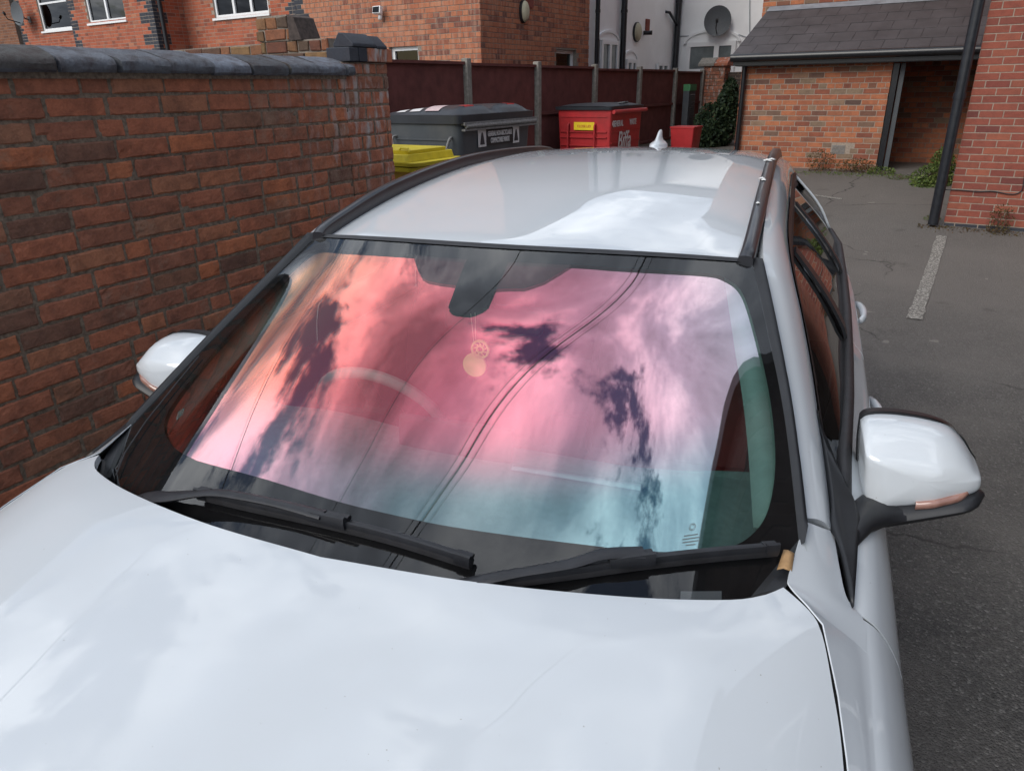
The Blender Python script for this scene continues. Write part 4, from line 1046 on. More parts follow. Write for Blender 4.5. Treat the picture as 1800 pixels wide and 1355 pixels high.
for xx,dr_ in ((gx0+.16,1),(gx1-.12,-1)):
    b=MB(); b.tube(res([(xx-.02*dr_,gy0+.02,1.275),(xx-.03*dr_,gy0-.045,1.255),(xx+.01*dr_,gy0-.055,1.12),(xx+.10*dr_,gy0-.02,.80)],16),.013,8); b.build('side_handle','galv',gb,smooth=True)
def stick(text,P0,U,V,Nn,size,mat,par,sx=1,name='lettering',**k):
    return text_mesh(text,name,size,mat,frame_mat(P0,U,V,Nn),par,sx=sx,**k)
TU=(0,1,0);TN=V3(1,0,.055);TN/=np.linalg.norm(TN);TV=np.cross(TN,TU)
xw=gx1-.004
zc=ax(877,240,xw)[2]; ya,yb=ax(857,240,xw)[1],ax(899,240,xw)[1]; yc=(ya+yb)/2; tw=yb-ya
b=MB(); b.obox((xw+.002,ya-.03,zc-.075),V3(.002,0,0),V3(0,tw+.06,0),V3(0,0,.15)); b.build('sign_plate','label_black',gb)
stick('GENERAL NON-RECYCLABLE',(xw+.006,yc,zc+.034),TU,(0,0,1),(1,0,0),.068,'label_white',gb,width=tw,bold=.0022)
stick('COMPACTABLE WASTE',(xw+.006,yc,zc-.034),TU,(0,0,1),(1,0,0),.068,'label_white',gb,width=tw*.78,bold=.0022)
for pa,pb in ((840,854),(901,912)):
    y0,y1=ax(pa,241,xw)[1],ax(pb,239,xw)[1]
    b=MB(); b.obox((xw+.002,y0,zc-.085),V3(.002,0,0),V3(0,y1-y0,0),V3(0,0,.17)); sp_=b.build('symbol_plate','label_white',gb); ym=(y0+y1)/2
    b=MB(); b.loft([[(xw+q,ym+w_*1.3,zc+z*1.25) for w_,z in ((-.032,-.050),(.032,-.050),(.020,.005),(.010,.038),(.0,.048),(-.010,.038),(-.020,.005))] for q in (.0045,.006)],flip=True); b.build('symbol','bin_lid',sp_)
for xx in (gx0+.18,gx1-.18):
    for yy in (gy0+.2,gy1-.2):
        b=MB(); b.tube([(xx-.03,yy,.10),(xx+.03,yy,.10)],.10,18); b.obox((xx-.05,yy-.04,.12),V3(.1,0,0),V3(0,.08,0),V3(0,0,.13)); b.build('castor','bin_lid',gb,smooth=True,autos=40)
# red bin
rx1,ry0,ry1=-5.0,10.46,11.62; rx0=-5.92; rz=hz(-5,11); rb=empty('waste_bin'); tag(rb,'red metal waste bin with flat dark lid, yellow label and white Biffa lettering','bin','commercial waste bins by the fence')
b=MB(); b.loft([[(x,y,z) for x,y,z in r] for r in rbox(rz+.16,1.385,rx0,rx1,ry0,ry1,.03,.035)])
for z in (1.28,1.06,.98,.86): b.obox((rx0+.05,ry0+.01,z),V3(rx1-rx0-.12,0,0),V3(0,-.016,0),V3(0,0,.018)); 
for z in (1.06,.90): b.obox((rx1-.016,ry0+.05,z),V3(.014,0,0),V3(0,ry1-ry0-.10,0),V3(0,0,.018))
for xx in (rx0+.2,rx1-.26): b.tube([(xx,ry0-.0,1.19),(xx,ry0-.035,1.16),(xx,ry0-.035,.75),(xx,ry0,.72)],.014,8)
b.tube([(rx1+.03,ry0+.02,1.355),(rx1+.03,ry1+.08,1.355)],.03,8)
b.build('body','bin_red',rb,smooth=True,autos=30)
b=MB(); b.loft(rbox(1.385,1.43,rx0-.05,rx1+.02,ry0-.04,ry1+.05,.05,.01)); b.grid(surf([[(x,y,1.43+.045*(1-abs((x-(rx0+rx1)/2)/.48)**4)*(1-abs((y-(ry0+ry1)/2)/.62)**6)) for x in np.linspace(rx0-.02,rx1,9)] for y in np.linspace(ry0-.02,ry1+.02,9)],19,19)); 
b.tube([(rx1-.12,ry0+.5,1.47),(rx1-.02,ry0+.5,1.48),(rx1-.02,ry0+.62,1.48),(rx1-.12,ry0+.62,1.47)],.014,8); b.build('lid','bin_lid',rb,smooth=True,autos=45)
b=MB(); b.obox((rx0+.30,ry0-.012,1.095),V3(.35,0,0),V3(0,-.008,0),V3(0,0,.115)); yl=b.build('yellow_label','label_yellow',rb)
stick('CLOSE LID',(rx0+.475,ry0-.0215,1.15),(1,0,0),(0,0,1),(0,-1,0),.05,'label_red',yl,sx=1.0)
xr2=rx1+.003
for tx_,pa,pb,py_,hh in (('GENERAL',1077,1095.5,218,.12),('WASTE',1107,1118.5,214.5,.12),('Biffa',1086,1108,247,.36)):
    q0,q1=ax(pa,py_,xr2),ax(pb,py_,xr2)
    stick(tx_,(xr2+(.002 if tx_=='Biffa' else 0),(q0[1]+q1[1])/2,(q0[2]+q1[2])/2),TU,(0,0,1),(1,0,0),hh,'label_white',rb,width=q1[1]-q0[1],bold=.003,shear=.2 if tx_=='Biffa' else 0)
# yellow bin: two stacked lids over an orange body
yb_=empty('grit_bin',(-.24,.05,-.03)); tag(yb_,'yellow plastic bin with stepped lid in front of the grey waste bin','bin')
b=MB(); b.loft(rbox(.0,1.10,-4.75,-3.98,4.85,5.42,.05,.06)); b.build('body','bin_orange',yb_,smooth=True,autos=30)
b=MB(); b.loft(rbox(1.10,1.135,-4.86,-3.90,4.78,5.50,.06,.012)); b.loft(rbox(1.145,1.175,-4.86,-3.86,4.77,5.52,.06,.01)); b.loft(rbox(1.177,1.235,-4.84,-3.985,4.80,5.48,.05,-.012)); b.loft(rbox(1.236,1.265,-4.82,-4.02,4.88,5.44,.05,.004)); b.tube([(-4.14,4.9,1.265),(-4.12,4.90,1.285),(-4.04,4.90,1.28),(-4.03,4.9,1.255)],.010,8)
b.build('lid','bin_yellow',yb_,smooth=True,autos=30)
b=MB(); b.tube([(-4.22,4.800,1.205),(-4.22,4.785,1.205)],.010,12); b.build('lock_hole','label_black',yb_)
# red box and louvred cabinet by the fence end
rbx=empty('red_crate'); tag(rbx,'low red box standing at the far end of the fence','box')
b=MB(); b.loft(rbox(hz(-5,13),1.00,-5.04,-4.60,13.0,13.45,.02,.04)); b.build('body','bin_red',rbx,smooth=True,autos=30)
b=MB(); b.loft(rbox(1.00,1.025,-5.05,-4.59,12.99,13.46,.02,.0)); b.build('rim','bin_red',rbx,smooth=True,autos=30)
lc=empty('louvre_cabinet'); tag(lc,'tall slim dark louvred unit with a green top panel against the fence','cabinet')
xa,ya_=-6.02,16.15
b=MB(); b.obox((xa,ya_,.45),V3(.14,0,0),V3(0,.40,0),V3(0,0,1.14)); b.build('casing','bin_grey',lc,bevel=.01)
b=MB()
for k in range(26): b.obox((xa+.14,ya_+.05,.55+.038*k),V3(.012,0,-.012),V3(0,.32,0),V3(0,0,.018))
b.build('louvres','bin_lid',lc)
b=MB(); b.obox((xa+.0,ya_,1.59),V3(.155,0,0),V3(0,.40,0),V3(0,0,.13)); b.build('top_panel','sign_green',lc)
# ============================================================ RIGHT-HAND BRICK BUILDING (rear, with soil pipe)
RX,RY=-.375,9.70; zb=.135
rh=empty('brick_house',(RX,RY,zb)); rh.location=(0,0,0); tag(rh,'smooth red brick building at the right edge with a soil pipe on its corner','house')
b=MB(); bricks(b,(RX,RY,zb),(1,0,0),(0,-1,0),5.4,6.2,cl=.225,ch=.075,mj=.010,pat='stretch',seed=31,rec=.003,jit=.0008,bev=.002,blue=lambda u,v,r:r==0)
bricks(b,(RX,RY+4.4,zb),(0,-1,0),(-1,0,0),4.4,6.2,cl=.225,ch=.075,mj=.010,pat='stretch',seed=32,rec=.003,jit=.0008,bev=.002,blue=lambda u,v,r:r==0)
b.build('wall',['smooth_red_brick','mortar_light','blue_brick'],rh)
b=MB(); b.obox((RX-.2,RY-.3,zb+6.2),V3(6,0,0),V3(0,5,2.2),V3(0,-.05,.12)); b.build('roof','slate',rh)
b=MB(); w0=at(1668,337,RY-.012); P=[at(px,py,RY-.014) for px,py in ((1661,333.5),(1690,334.5),(1720,337),(1745,336.5),(1770,341),(1785,341),(1796,335),(1799,322),(1802,300))]
b.tube(res(P,40),.006,6); b.build('wall_cable','seal_rubber',rh)
sp=pipe('soil_pipe',RX-.10,RY-.085,hz(RX,RY)+.02,6.3,.055,rh,collars=(1.56,4.4))
# ============================================================ LEAN-TO
LY=12.40; lz=.40; lt=empty('lean_to'); tag(lt,'low orange brick outbuilding with slate lean-to roof and open doorway','outbuilding')
xL=at(1296,200,LY)[0]; xO=at(1541,290,LY)[0]; zS=at(1560,112,LY)[2]
b=MB(); hv=at(1478,262,LY)
bricks(b,(xL,LY,lz),(1,0,0),(0,-1,0),xO-xL,zS-lz+.02,cl=.228,ch=.0765,mj=.011,pat='garden',seed=41,rec=.004,jit=.0012,bev=.003,thick=.30,holes=[(hv[0]-xL-.14,hv[2]-lz-.10,hv[0]-xL+.12,hv[2]-lz+.08)])
bricks(b,(xL,LY+1.7,lz),(0,-1,0),(-1,0,0),1.7,zS-lz+.02,cl=.228,ch=.0765,mj=.011,pat='garden',seed=42,rec=.004,jit=.0012,bev=.003,thick=.22)
b.build('wall',['garden_brick','mortar_light','blue_brick'],lt)
b=MB(); bricks(b,(xO-.6,LY+1.45,lz),(1,0,0),(0,-1,0),2.1,2.0,cl=.228,ch=.0765,mj=.011,pat='garden',seed=43,rec=.004,bev=.003)
bricks(b,(xO-.02,LY+1.45,lz),(0,-1,0),(1,0,0),1.15,1.9,cl=.228,ch=.0765,mj=.011,pat='garden',seed=44,rec=.004,bev=.003,thick=.1)
b.build('inner_wall',['garden_brick','mortar_grey','blue_brick'],lt)
b=MB(); b.obox((hv[0]-.14,LY+.002,hv[2]-.10),V3(.26,0,0),V3(0,.03,0),V3(0,0,.18)); vt=b.build('air_brick','mortar_light',lt); 
b=MB(); 
for k in range(7): b.obox((hv[0]-.13,LY-.006,hv[2]-.075+.019*k),V3(.19,0,0),V3(0,.008,0),V3(0,0,.009))
b.build('grille','galv',vt)
# door frame
b=MB(); b.obox((xO+.0,LY+.02,lz-.1),V3(.075,0,0),V3(0,.12,0),V3(0,0,zS-lz+.1)); b.build('door_post','black_gloss',lt)
b=MB(); b.obox((xO+.09,LY+.06,lz+.04),V3(.06,0,0),V3(0,.05,0),V3(0,0,zS-lz-.04)); b.build('door_post','bin_grey',lt)
# roof: slates in courses
e0=V3(xL-.09,LY-.26,2.125); top=V3(xL-.12,LY+1.58,2.90); RW=RX-e0[0]+.3
sl_=(top-e0); sl_[0]=0; Ls=np.linalg.norm(sl_); sl_/=Ls; nn=np.cross(V3(1,0,0),sl_)
b=MB(); rg=random.Random(17); g=.205*1.0; nr=5; gz=(Ls-.20)/nr
for r in range(nr+1):
    u=-rg.uniform(.0,.02) - (0.15 if r%2 else 0)
    while u<RW:
        w_=.30; u0=max(u,-.0); 
        if r==nr and False: pass
        b.obox(e0+V3(1,0,0)*(u0+.002)+sl_*(r*gz-.01)+nn*(.004+rg.uniform(0,.003)),V3(u+w_-u0-.005,0,0),sl_*(gz*1.35)-nn*.006,nn*.006); u+=w_
b.build('slates','slate',lt)
b=MB(); b.obox(e0+nn*-.05,V3(RW,0,0),sl_*Ls,nn*.045); b.build('roof_deck','gap_dark',lt)
b=MB(); b.obox(e0+sl_*(Ls-.20)+nn*.014,V3(RW,0,0),sl_*.21,nn*.006); b.build('lead_flashing','lead',lt,bevel=.003)
b=MB(); b.tube([(e0[0]-.0,e0[1]-.045,2.085),(RX+.2,e0[1]-.045,2.085)],.056,12); b.obox((e0[0]+.02,e0[1]+.01,1.975),V3(RW,0,0),V3(0,.03,0),V3(0,0,.13)); b.obox((e0[0]+.05,e0[1]+.04,1.965),V3(RW,0,0),V3(0,.24,0),V3(0,0,.025)); b.build('gutter','black_gloss',lt,smooth=True,autos=40)
pxd=at(1302,180,LY-.07)[0]
pipe('downpipe',pxd+.01,LY-.07,lz,2.06,.036,lt,collars=(1.98,1.4,.8),mat='black_gloss')
b=MB(); b.obox((xL-.05,LY+.1,lz-.2),V3(RX-xL+.3,0,0),V3(0,1.5,0),V3(0,0,.215)); b.build('floor_slab','concrete',lt)
# taller brick house behind the lean-to
YT=LY+1.62; th_=empty('brick_house'); tag(th_,'tall orange brick house wall rising behind the slate lean-to roof','house')
xt=at(1341,8,YT)[0]
b=MB(); bricks(b,(xt,YT,.4),(1,0,0),(0,-1,0),6.0,6.6,cl=.228,ch=.0765,mj=.011,pat='garden',seed=51,rec=.005,bev=.003,holes=[(2.4,4.3,3.5,5.6)])
bricks(b,(xt,YT+6,.4),(0,-1,0),(-1,0,0),6.0,6.6,cl=.228,ch=.0765,mj=.011,pat='garden',seed=52,rec=.005,bev=.003)
b.build('wall',['garden_brick','mortar_light','blue_brick'],th_)
window(th_,(xt+2.4,YT,4.7),(1,0,0),(0,-1,0),1.1,1.3,cols=(.5,),rows=((0,.7),(1,.7)))
b=MB(); b.loft([[(x,y,z) for y,z in ((YT-.3,6.95),(YT+3.2,9.2),(YT+6.5,6.95))] for x in (xt-.15,xt+6.1)],flip=True); b.build('roof','slate',th_)
# ============================================================ ORANGE BRICK EXTENSION HOUSE
EX,EY=-7.0,9.96; eh=empty('brick_house'); tag(eh,'orange brick house with two low white windows and wall lights, behind the fence','house')
xe0=at(517,10,EY)[0]; eb=.3
b=MB()
wl0,wl1=at(684,90,EY)[0],at(735,100,EY)[0]; wlz=at(712,82,EY)[2]
bricks(b,(xe0,EY,eb),(1,0,0),(0,-1,0),EX-xe0,6.0,cl=.228,ch=.0765,mj=.010,pat='garden',seed=61,rec=.005,bev=.003,holes=[(wl0-xe0,1.0-eb,wl1-xe0,wlz-eb)],blue=lambda u,v,r:u<(.24 if (r//3)%2 else .12))
y0_,y1_=ax(978,100,EX)[1],ax(1013,100,EX)[1]; wz=ax(995,88,EX)[2]
bricks(b,(EX,EY,eb),(0,1,0),(1,0,0),3.6,6.0,cl=.228,ch=.0765,mj=.010,pat='garden',seed=62,rec=.005,bev=.003,holes=[(y0_-EY,1.15-eb,y1_-EY,wz-eb)])
b.build('wall',['orange_brick','mortar_grey','blue_brick'],eh)
window(eh,(wl0,EY,1.0),(1,0,0),(0,-1,0),wl1-wl0,wlz-1.0,cols=(),rows=((0,.78),),curt=True)
window(eh,(EX,y0_,1.15),(0,1,0),(1,0,0),y1_-y0_,wz-1.15,cols=(),rows=(),curt=True)
b=MB(); b.loft([[(x,y,z) for x,z in ((xe0-.3,6.25),((xe0+EX)/2,8.1),(EX+.3,6.25))] for y in (EY-.25,EY+3.8)],flip=False); b.build('roof','slate',eh)
def bulk(name,p,n,lab,par=None):
    o=empty(name,tuple(p)); tag(o,lab,'wall light'); return o
p=at(672,19,EY); o=bulk('flood_light',p,None,'small white flood light on the orange brick wall above the fence')
b=MB(); b.obox((-.085,-.16,-.05),V3(.17,0,0),V3(0,.07,-.02),V3(0,.02,.11)); b.build('lamp_head','upvc_white',o,bevel=.01)
b=MB(); b.obox((-.065,-.168,-.035),V3(.13,0,0),V3(0,.008,0),V3(0,.016,.08)); b.build('lamp_lens','house_glass',o)
b=MB(); b.tube([(0,0,-.03),(0,-.10,-.03)],.018,8); b.tube([(0,-.05,-.05),(0,-.07,-.14)],.035,10); b.build('sensor','upvc_white',o,smooth=True)
def oval(px,py,X,lab,mat2,rz_=.17,ry_=.10,tone='cream_plastic'):
    p=ax(px,py,X); o=empty('bulkhead_light',tuple(p)); tag(o,lab,'wall light')
    b=MB(); b.loft([[(x,ry_*s*math.cos(a),rz_*s*math.sin(a)) for a in np.linspace(0,2*math.pi,24,endpoint=False)] for x,s in ((0,1),(.045,1),(.05,.95))]); b.build('base','trim_black',o,smooth=True,autos=40)
    b=MB(); b.loft([[(x,ry_*s*math.cos(a),rz_*s*math.sin(a)) for a in np.linspace(0,2*math.pi,24,endpoint=False)] for x,s in ((.05,.92),(.08,.85),(.105,.6),(.112,.2))]); b.build('diffuser',tone,o,smooth=True,autos=60); return o
oval(918,21,EX,'oval black and cream bulkhead light on the shaded side of the orange brick house','x')
vb=ax(931,5,EX)
b=MB(); b.obox((EX+.0,vb[1]-.11,vb[2]-.08),V3(.012,0,0),V3(0,.22,0),V3(0,0,.20)); b.build('vent_brick','smooth_red_brick',eh)
# ============================================================ WHITE RENDERED HOUSE
WX,WY=-8.0,ax(1187,60,-8.0)[1]; wh_=empty('white_house'); tag(wh_,'white rendered house with arched windows and black drainpipes behind the fence','house')
b=MB(); Z=7.0; xr_=at(1345,0,WY)[0]+3.0
b.obox((WX-5,13.5,.3),V3(5,0,0),V3(0,WY-13.5+.0,0),V3(0,0,Z)); b.obox((WX-5,WY,.3),V3(xr_-WX+5,0,0),V3(0,5,0),V3(0,0,Z))
b.build('wall','render_white',wh_)
b=MB(); b.loft([[(x,y,z) for y,z in ((WY-.3,Z+.35),(WY+2.5,Z+2.4),(WY+5.3,Z+.35))] for x in (WX-5.2,xr_+.2)],flip=True); b.loft([[(x,y,z) for x,z in ((WX-5.2,Z+.32),(WX-2.5,Z+2.2),(WX+.28,Z+.32))] for y in (13.3,WY+1.5)]); b.build('roof','slate',wh_)
def arched(px0,px1,pyb,pyt,X,lab):
    a=ax(px0,(pyb+pyt)/2,X); c=ax(px1,(pyb+pyt)/2,X); zt=ax((px0+px1)/2,pyt,X)[2]; y0,y1=a[1],c[1]; w_=y1-y0; rise=.16; z0=1.1
    o=window(wh_,(X+.16,y0,z0),(0,1,0),(1,0,0),w_,zt-rise-z0,cols=(.5,),rows=((1,.45),),sill=False,setb=.07,lab=lab,t=.085,pane='pane_pale')
    b=MB(); n=14; th_=np.linspace(0,math.pi,n)
    A=[[(X+xx,(y0+y1)/2-(w_/2+.04+k)*math.cos(t_),zt-rise+(rise+k)*math.sin(t_)) for t_ in th_] for xx,k in ((.0,.05),(.055,.05),(.055,0),(.0,0))]
    b.grid(A); b.build('arch_trim','render_white',o,smooth=True,autos=40)
    b=MB(); b.loft([[(X+xx,(y0+y1)/2-(w_/2+.02)*math.cos(t_),zt-rise+rise*math.sin(t_)) for t_ in th_] for xx in (.002,.03)]); b.build('arch_infill','render_white',o)
arched(1052,1082,130,58,WX,'narrow arched window between two drainpipes'); arched(1097,1115,130,92,WX,'small arched window low beside the middle drainpipe')
a=ax(1152,118,WX); c=ax(1170,118,WX); window(wh_,(WX+.16,a[1],1.2),(0,1,0),(1,0,0),c[1]-a[1],ax(1160,112,WX)[2]-1.2,cols=(.5,),sill=False,pane='pane_pale',lab='little square window just above the fence')
a=at(1210,70,WY); c=at(1296,70,WY); zt=at(1250,74,WY)[2]; bw=window(wh_,(a[0],WY-.16,1.0),(1,0,0),(0,-1,0),c[0]-a[0],zt-1.0,cols=(.62,),rows=((0,.60),(1,.62)),sill=False,t=.11,pane='pane_pale',lab='wide arched garden window')
b=MB(); th_=np.linspace(0,math.pi,20); cxm=(a[0]+c[0])/2; hw=(c[0]-a[0])/2+.05
b.grid([[(cxm-(hw+k)*math.cos(t_),WY-yy,zt-.02+(.26+k)*math.sin(t_)) for t_ in th_] for yy,k in ((0,.06),(.07,.06),(.07,0),(0,0))],flip=True); b.build('arch_trim','render_white',bw,smooth=True,autos=40)
b=MB(); b.loft([[(cxm-hw*math.cos(t_),WY-yy,zt-.02+.26*math.sin(t_)) for t_ in th_] for yy in (.002,.03)],flip=True); b.build('arch_infill','render_white',bw)
for px,r_ in ((1050,.05),(1096,.07)):
    q=ax(px,60,WX+.09); pipe('drainpipe',WX+.09,q[1],.3,Z+.2,r_,wh_,collars=(2.0,ax(px,20,WX+.09)[2]))
pipe('drainpipe',WX+.10,WY-.12,.3,Z+.2,.075,wh_,collars=(ax(1190,4,WX)[2],))
q=ax(1187,44,WX+.1); b=MB(); b.tube([(WX+.1,WY-.12,q[2]-.03),(WX+.1,WY-.75,q[2]+.26),(WX+.0,WY-.80,q[2]+.28)],.035,8); b.build('branch_pipe','black_pipe',wh_,smooth=True)
b=MB(); b.tube([at(1318,y,WY-.02) for y in (0,30,62)]+[at(1312,66,WY-.02)],.012,6); b.tube([at(x,y,WY-.02) for x,y in ((1312,66),(1300,62),(1255,63),(1200,64),(1188,66))],.010,6); b.build('wall_cable','lead',wh_)
oval(1118,57,WX,'round cream bulkhead light on the white side wall','x',.22,.20)
p=ax(1137,46,WX); b=MB(); b.obox((WX-.0,p[1]-.10,p[2]-.11),V3(.03,0,0),V3(0,.22,0),V3(0,0,.26)); b.build('vent_brick','smooth_red_brick',wh_)
p=ax(1127,58,WX); b=MB(); b.tube([(WX,p[1]+.15,p[2]),(WX+.20,p[1]+.22,p[2])],.05,10); b.build('flue_stub','trim_black',wh_,smooth=True)
def dish(p,r,face,lab,tilt=18):
    o=empty('satellite_dish',tuple(p),face); tag(o,lab,'satellite dish')
    b=MB(); A=[]
    for k in np.linspace(0.02,1,9): A.append([(r*k*math.cos(a),-.28-.10*r*0+.16*r*k*k*-1+ .0,r*1.05*k*math.sin(a)) for a in np.linspace(0,2*math.pi,33)])
    b.grid(A,thick=.006,flip=True); q=b.build('reflector','dish_grey',o,smooth=True,autos=50)
    b=MB(); b.tube([(0,-.26,-r*.85),(0,-.26-r*1.25,-r*.55),(.02,-.26-r*1.45,-.05)],.014,8); b.tube([(0.02,-.26-r*1.40,-.06),(0.02,-.26-r*1.55,.02)],.035,10); b.build('feed_arm','trim_black',o,smooth=True)
    b=MB(); b.tube([(0,0,-.15),(0,-.12,-.12),(0,-.25,-.02)],.022,8); b.obox((-.06,-.02,-.22),V3(.12,0,0),V3(0,.02,0),V3(0,0,.16)); b.build('wall_bracket','galv',o,smooth=True,autos=40)
    return o
d=dish(at(1263,39,WY),.34,R_(14),'large dark grey satellite dish on the white house above the arched window')
# ============================================================ RED TERRACE on the far left
te=empty('terrace_house'); tag(te,'red brick terrace with blue brick quoins and white upstairs windows, upper left','house')
Y1=11.0; x265=at(250,40,Y1)[0]+.50; x122=at(124,40,Y1)[0]; Y2=11.80; Y3=12.3
x325=x265; x515=at(520,20,Y2)[0]; x38=at(32,40,Y3)[0]; xm=at(-90,40,Y3)[0]
b=MB(); tz=.3; TH=6.6
def wh(px0,px1,pyb,Y,x0): # window hole from sight lines
    a=at(px0,pyb,Y); c=at(px1,pyb,Y); return a[0],c[0],a[2]
a2=wh(157,223,42,Y1,x122); a3=wh(378,474,33,Y2,0); a1=wh(76,130,56,Y3,0)
q=lambda wd:(lambda u,v,r:(u>wd-(.36 if (r//3)%2 else .22)))
bricks(b,(x122,Y1,tz),(1,0,0),(0,-1,0),x265-x122,TH,cl=.225,ch=.075,mj=.010,pat='flemish',seed=71,rec=.004,bev=.002,holes=[(a2[0]-x122,a2[2]-tz,a2[1]-x122,a2[2]-tz+1.3)],blue=lambda u,v,r:(u<(.34 if (r//3)%2 else .20)) or (u>x265-x122-(.50 if (r//3)%2 else .30)))
bricks(b,(x265,Y1,tz),(0,1,0),(1,0,0),Y2-Y1+.06,TH,cl=.225,ch=.075,mj=.010,pat='flemish',seed=72,rec=.004,bev=.002,blue=lambda u,v,r:u<(.34 if (r//3)%2 else .20))
bricks(b,(x265,Y2,tz),(1,0,0),(0,-1,0),x515-x265,TH,cl=.225,ch=.075,mj=.010,pat='flemish',seed=73,rec=.004,bev=.002,holes=[(a3[0]-x265,a3[2]-tz,a3[1]-x265,a3[2]-tz+1.3)],blue=lambda u,v,r:(u>x515-x265-(.30 if (r//3)%2 else .18)))
bricks(b,(x38,Y3,tz),(1,0,0),(0,-1,0),x122-x38+.6,TH,cl=.225,ch=.075,mj=.010,pat='flemish',seed=74,rec=.004,bev=.002,holes=[(a1[0]-x38,a1[2]-tz,x122-x38+.3,a1[2]-tz+1.3)],blue=lambda u,v,r:u<(.34 if (r//3)%2 else .20))
b.build('wall',['terrace_brick','mortar_light','blue_brick'],te)
window(te,(a2[0],Y1,a2[2]),(1,0,0),(0,-1,0),a2[1]-a2[0],1.3,cols=(.5,),setb=.04,curt=False)
window(te,(a3[0],Y2,a3[2]),(1,0,0),(0,-1,0),a3[1]-a3[0],1.3,cols=(.36,.68),setb=.04,lab='three-light upstairs window')
window(te,(a1[0],Y3,a1[2]),(1,0,0),(0,-1,0),x122+.3-a1[0],1.3,cols=(.48,),rows=((0,.55),(1,.55)),setb=.04,lab='window cut off by the blue brick corner')
pipe('downpipe',x265+.12,Y1+.12,.3,7.2,.05,te,mat='black_gloss')
b=MB(); b.loft([[(x,y,z) for y,z in ((Y1-.3,TH+tz),(Y1+3.5,TH+tz+2.4),(Y1+7,TH+tz))] for x in (x38-.2,x515+.1)],flip=True); b.build('roof','slate',te)
bh=empty('brown_house'); tag(bh,'dull brown brick house wall at the upper left edge of the view','house')
b=MB(); bricks(b,(xm-2,Y3-.1,tz),(1,0,0),(0,-1,0),x38-xm+2-.02,6.6,cl=.225,ch=.075,mj=.010,pat='flemish',seed=75,rec=.004,bev=.002); b.build('wall',['yellow_old_brick','mortar_grey','blue_brick'],bh)
MATS['b2']=None
brick_mat('brown_brick',[(0,(.20,.085,.05)),(.5,(.25,.11,.06)),(1,(.15,.07,.045))],.2,0,.3); bh.children[0].data.materials[0]=MATS['brown_brick']
b=MB(); b.loft([[(x,y,z) for y,z in ((Y3-.4,6.9),(Y3+3.5,9.0),(Y3+7,6.9))] for x in (xm-2.2,x38-.03)],flip=True); b.build('roof','slate',bh)
d=dish(at(50,26,Y3-.02),.30,R_(4),'small grey satellite dish on the blue brick corner at the upper left')
# ============================================================ PIER AND PLANTS
pr_=empty('gate_pier'); tag(pr_,'crumbling brick pier with a stone cap at the far end of the fence','pier')
YP=17.75; xp0,xp1=at(1234,150,YP)[0],at(1272,150,YP)[0]; zp=at(1250,117,YP)[2]
b=MB(); bricks(b,(xp0,YP,.3),(1,0,0),(0,-1,0),xp1-xp0,zp-.3,cl=.228,ch=.0765,mj=.012,pat='mixed',seed=81,jit=.005,rec=.01,bev=.005,thick=.4)
bricks(b,(xp1,YP,.3),(0,1,0),(1,0,0),.45,zp-.3,cl=.228,ch=.0765,mj=.012,pat='mixed',seed=82,jit=.005,rec=.01,bev=.005,thick=.1); b.build('brickwork',['old_brick','mortar_old','blue_brick'],pr_)
b=MB(); b.loft([[(x,YP-.05+y_,zp+z) for y_,z in ((0,0),(0,.06),(.25,.19),(.5,.06),(.5,0))] for x in (xp0-.12,(xp0+xp1)/2)],flip=True); b.build('cap_stone','concrete',pr_,bevel=.01)
b=MB(); b.loft([[(x,YP-.05+y_,zp+z) for y_,z in ((0,0),(0,.06),(.25,.19),(.5,.06),(.5,0))] for x in ((xp0+xp1)/2+.01,xp1+.06)],flip=True); b.build('cap_stone','old_brick',pr_,bevel=.01)
sw2=empty('side_wall'); tag(sw2,'dark ivy-grown wall between the brick pier and the outbuilding','wall')
b=MB(); x0_=xp1+.02; bricks(b,(x0_,YP+.2,.3),(1,0,0),(0,-1,0),2.0,at(1285,127,YP)[2]-.3,cl=.228,ch=.0765,mj=.012,pat='mixed',seed=83,jit=.004,rec=.008,bev=.004); b.build('brickwork',['old_brick','mortar_old','blue_brick'],sw2)
sw2.children[0].data.materials[0]=MATS['haunch']
def plant(name,lab,clumps,mat,n,size,seed,stems=6,cat='plant',group=None):
    o=empty(name,clumps[0][0]); tag(o,lab,cat,group); o.location=(0,0,0); rg=random.Random(seed)
    b=MB()
    for c,r in clumps: leaves(b,rg,c,r,n,size)
    b.build('foliage',mat,o)
    b=MB()
    for c,r in clumps:
        for _ in range(stems):
            q=np.array(c)+np.array([rg.uniform(-1,1)*r[0]*.8,rg.uniform(-1,1)*r[1]*.8,rg.uniform(.0,.8)*r[2]])
            base=V3(c[0]+rg.uniform(-.3,.3)*r[0],c[1],hz(c[0],c[1])); mid=(q+base)/2+V3(rg.uniform(-.05,.05),0,.03)
            b.tube([base,mid,q],[.006,.004,.002],5)
    b.build('stems','bark',o); return o
c=lambda px,py,Y:tuple(at(px,py,Y))
plant('ivy_bush','dark green ivy bush growing against the pier beyond the bins','x' and [(c(1255,225,16.2),(.45,.5,.55)),(c(1278,195,16.4),(.22,.4,.5)),(c(1240,240,15.8),(.35,.4,.35)),(c(1283,165,16.6),(.14,.3,.32))],'leaf_dark',2300,.085,91)
plant('green_bush','bright green bush at the doorway beside the soil pipe',[(c(1638,318,11.6),(.28,.28,.22)),(c(1655,295,11.7),(.16,.2,.28)),(c(1625,330,11.5),(.2,.2,.13))],'leaf_green',1500,.035,92)
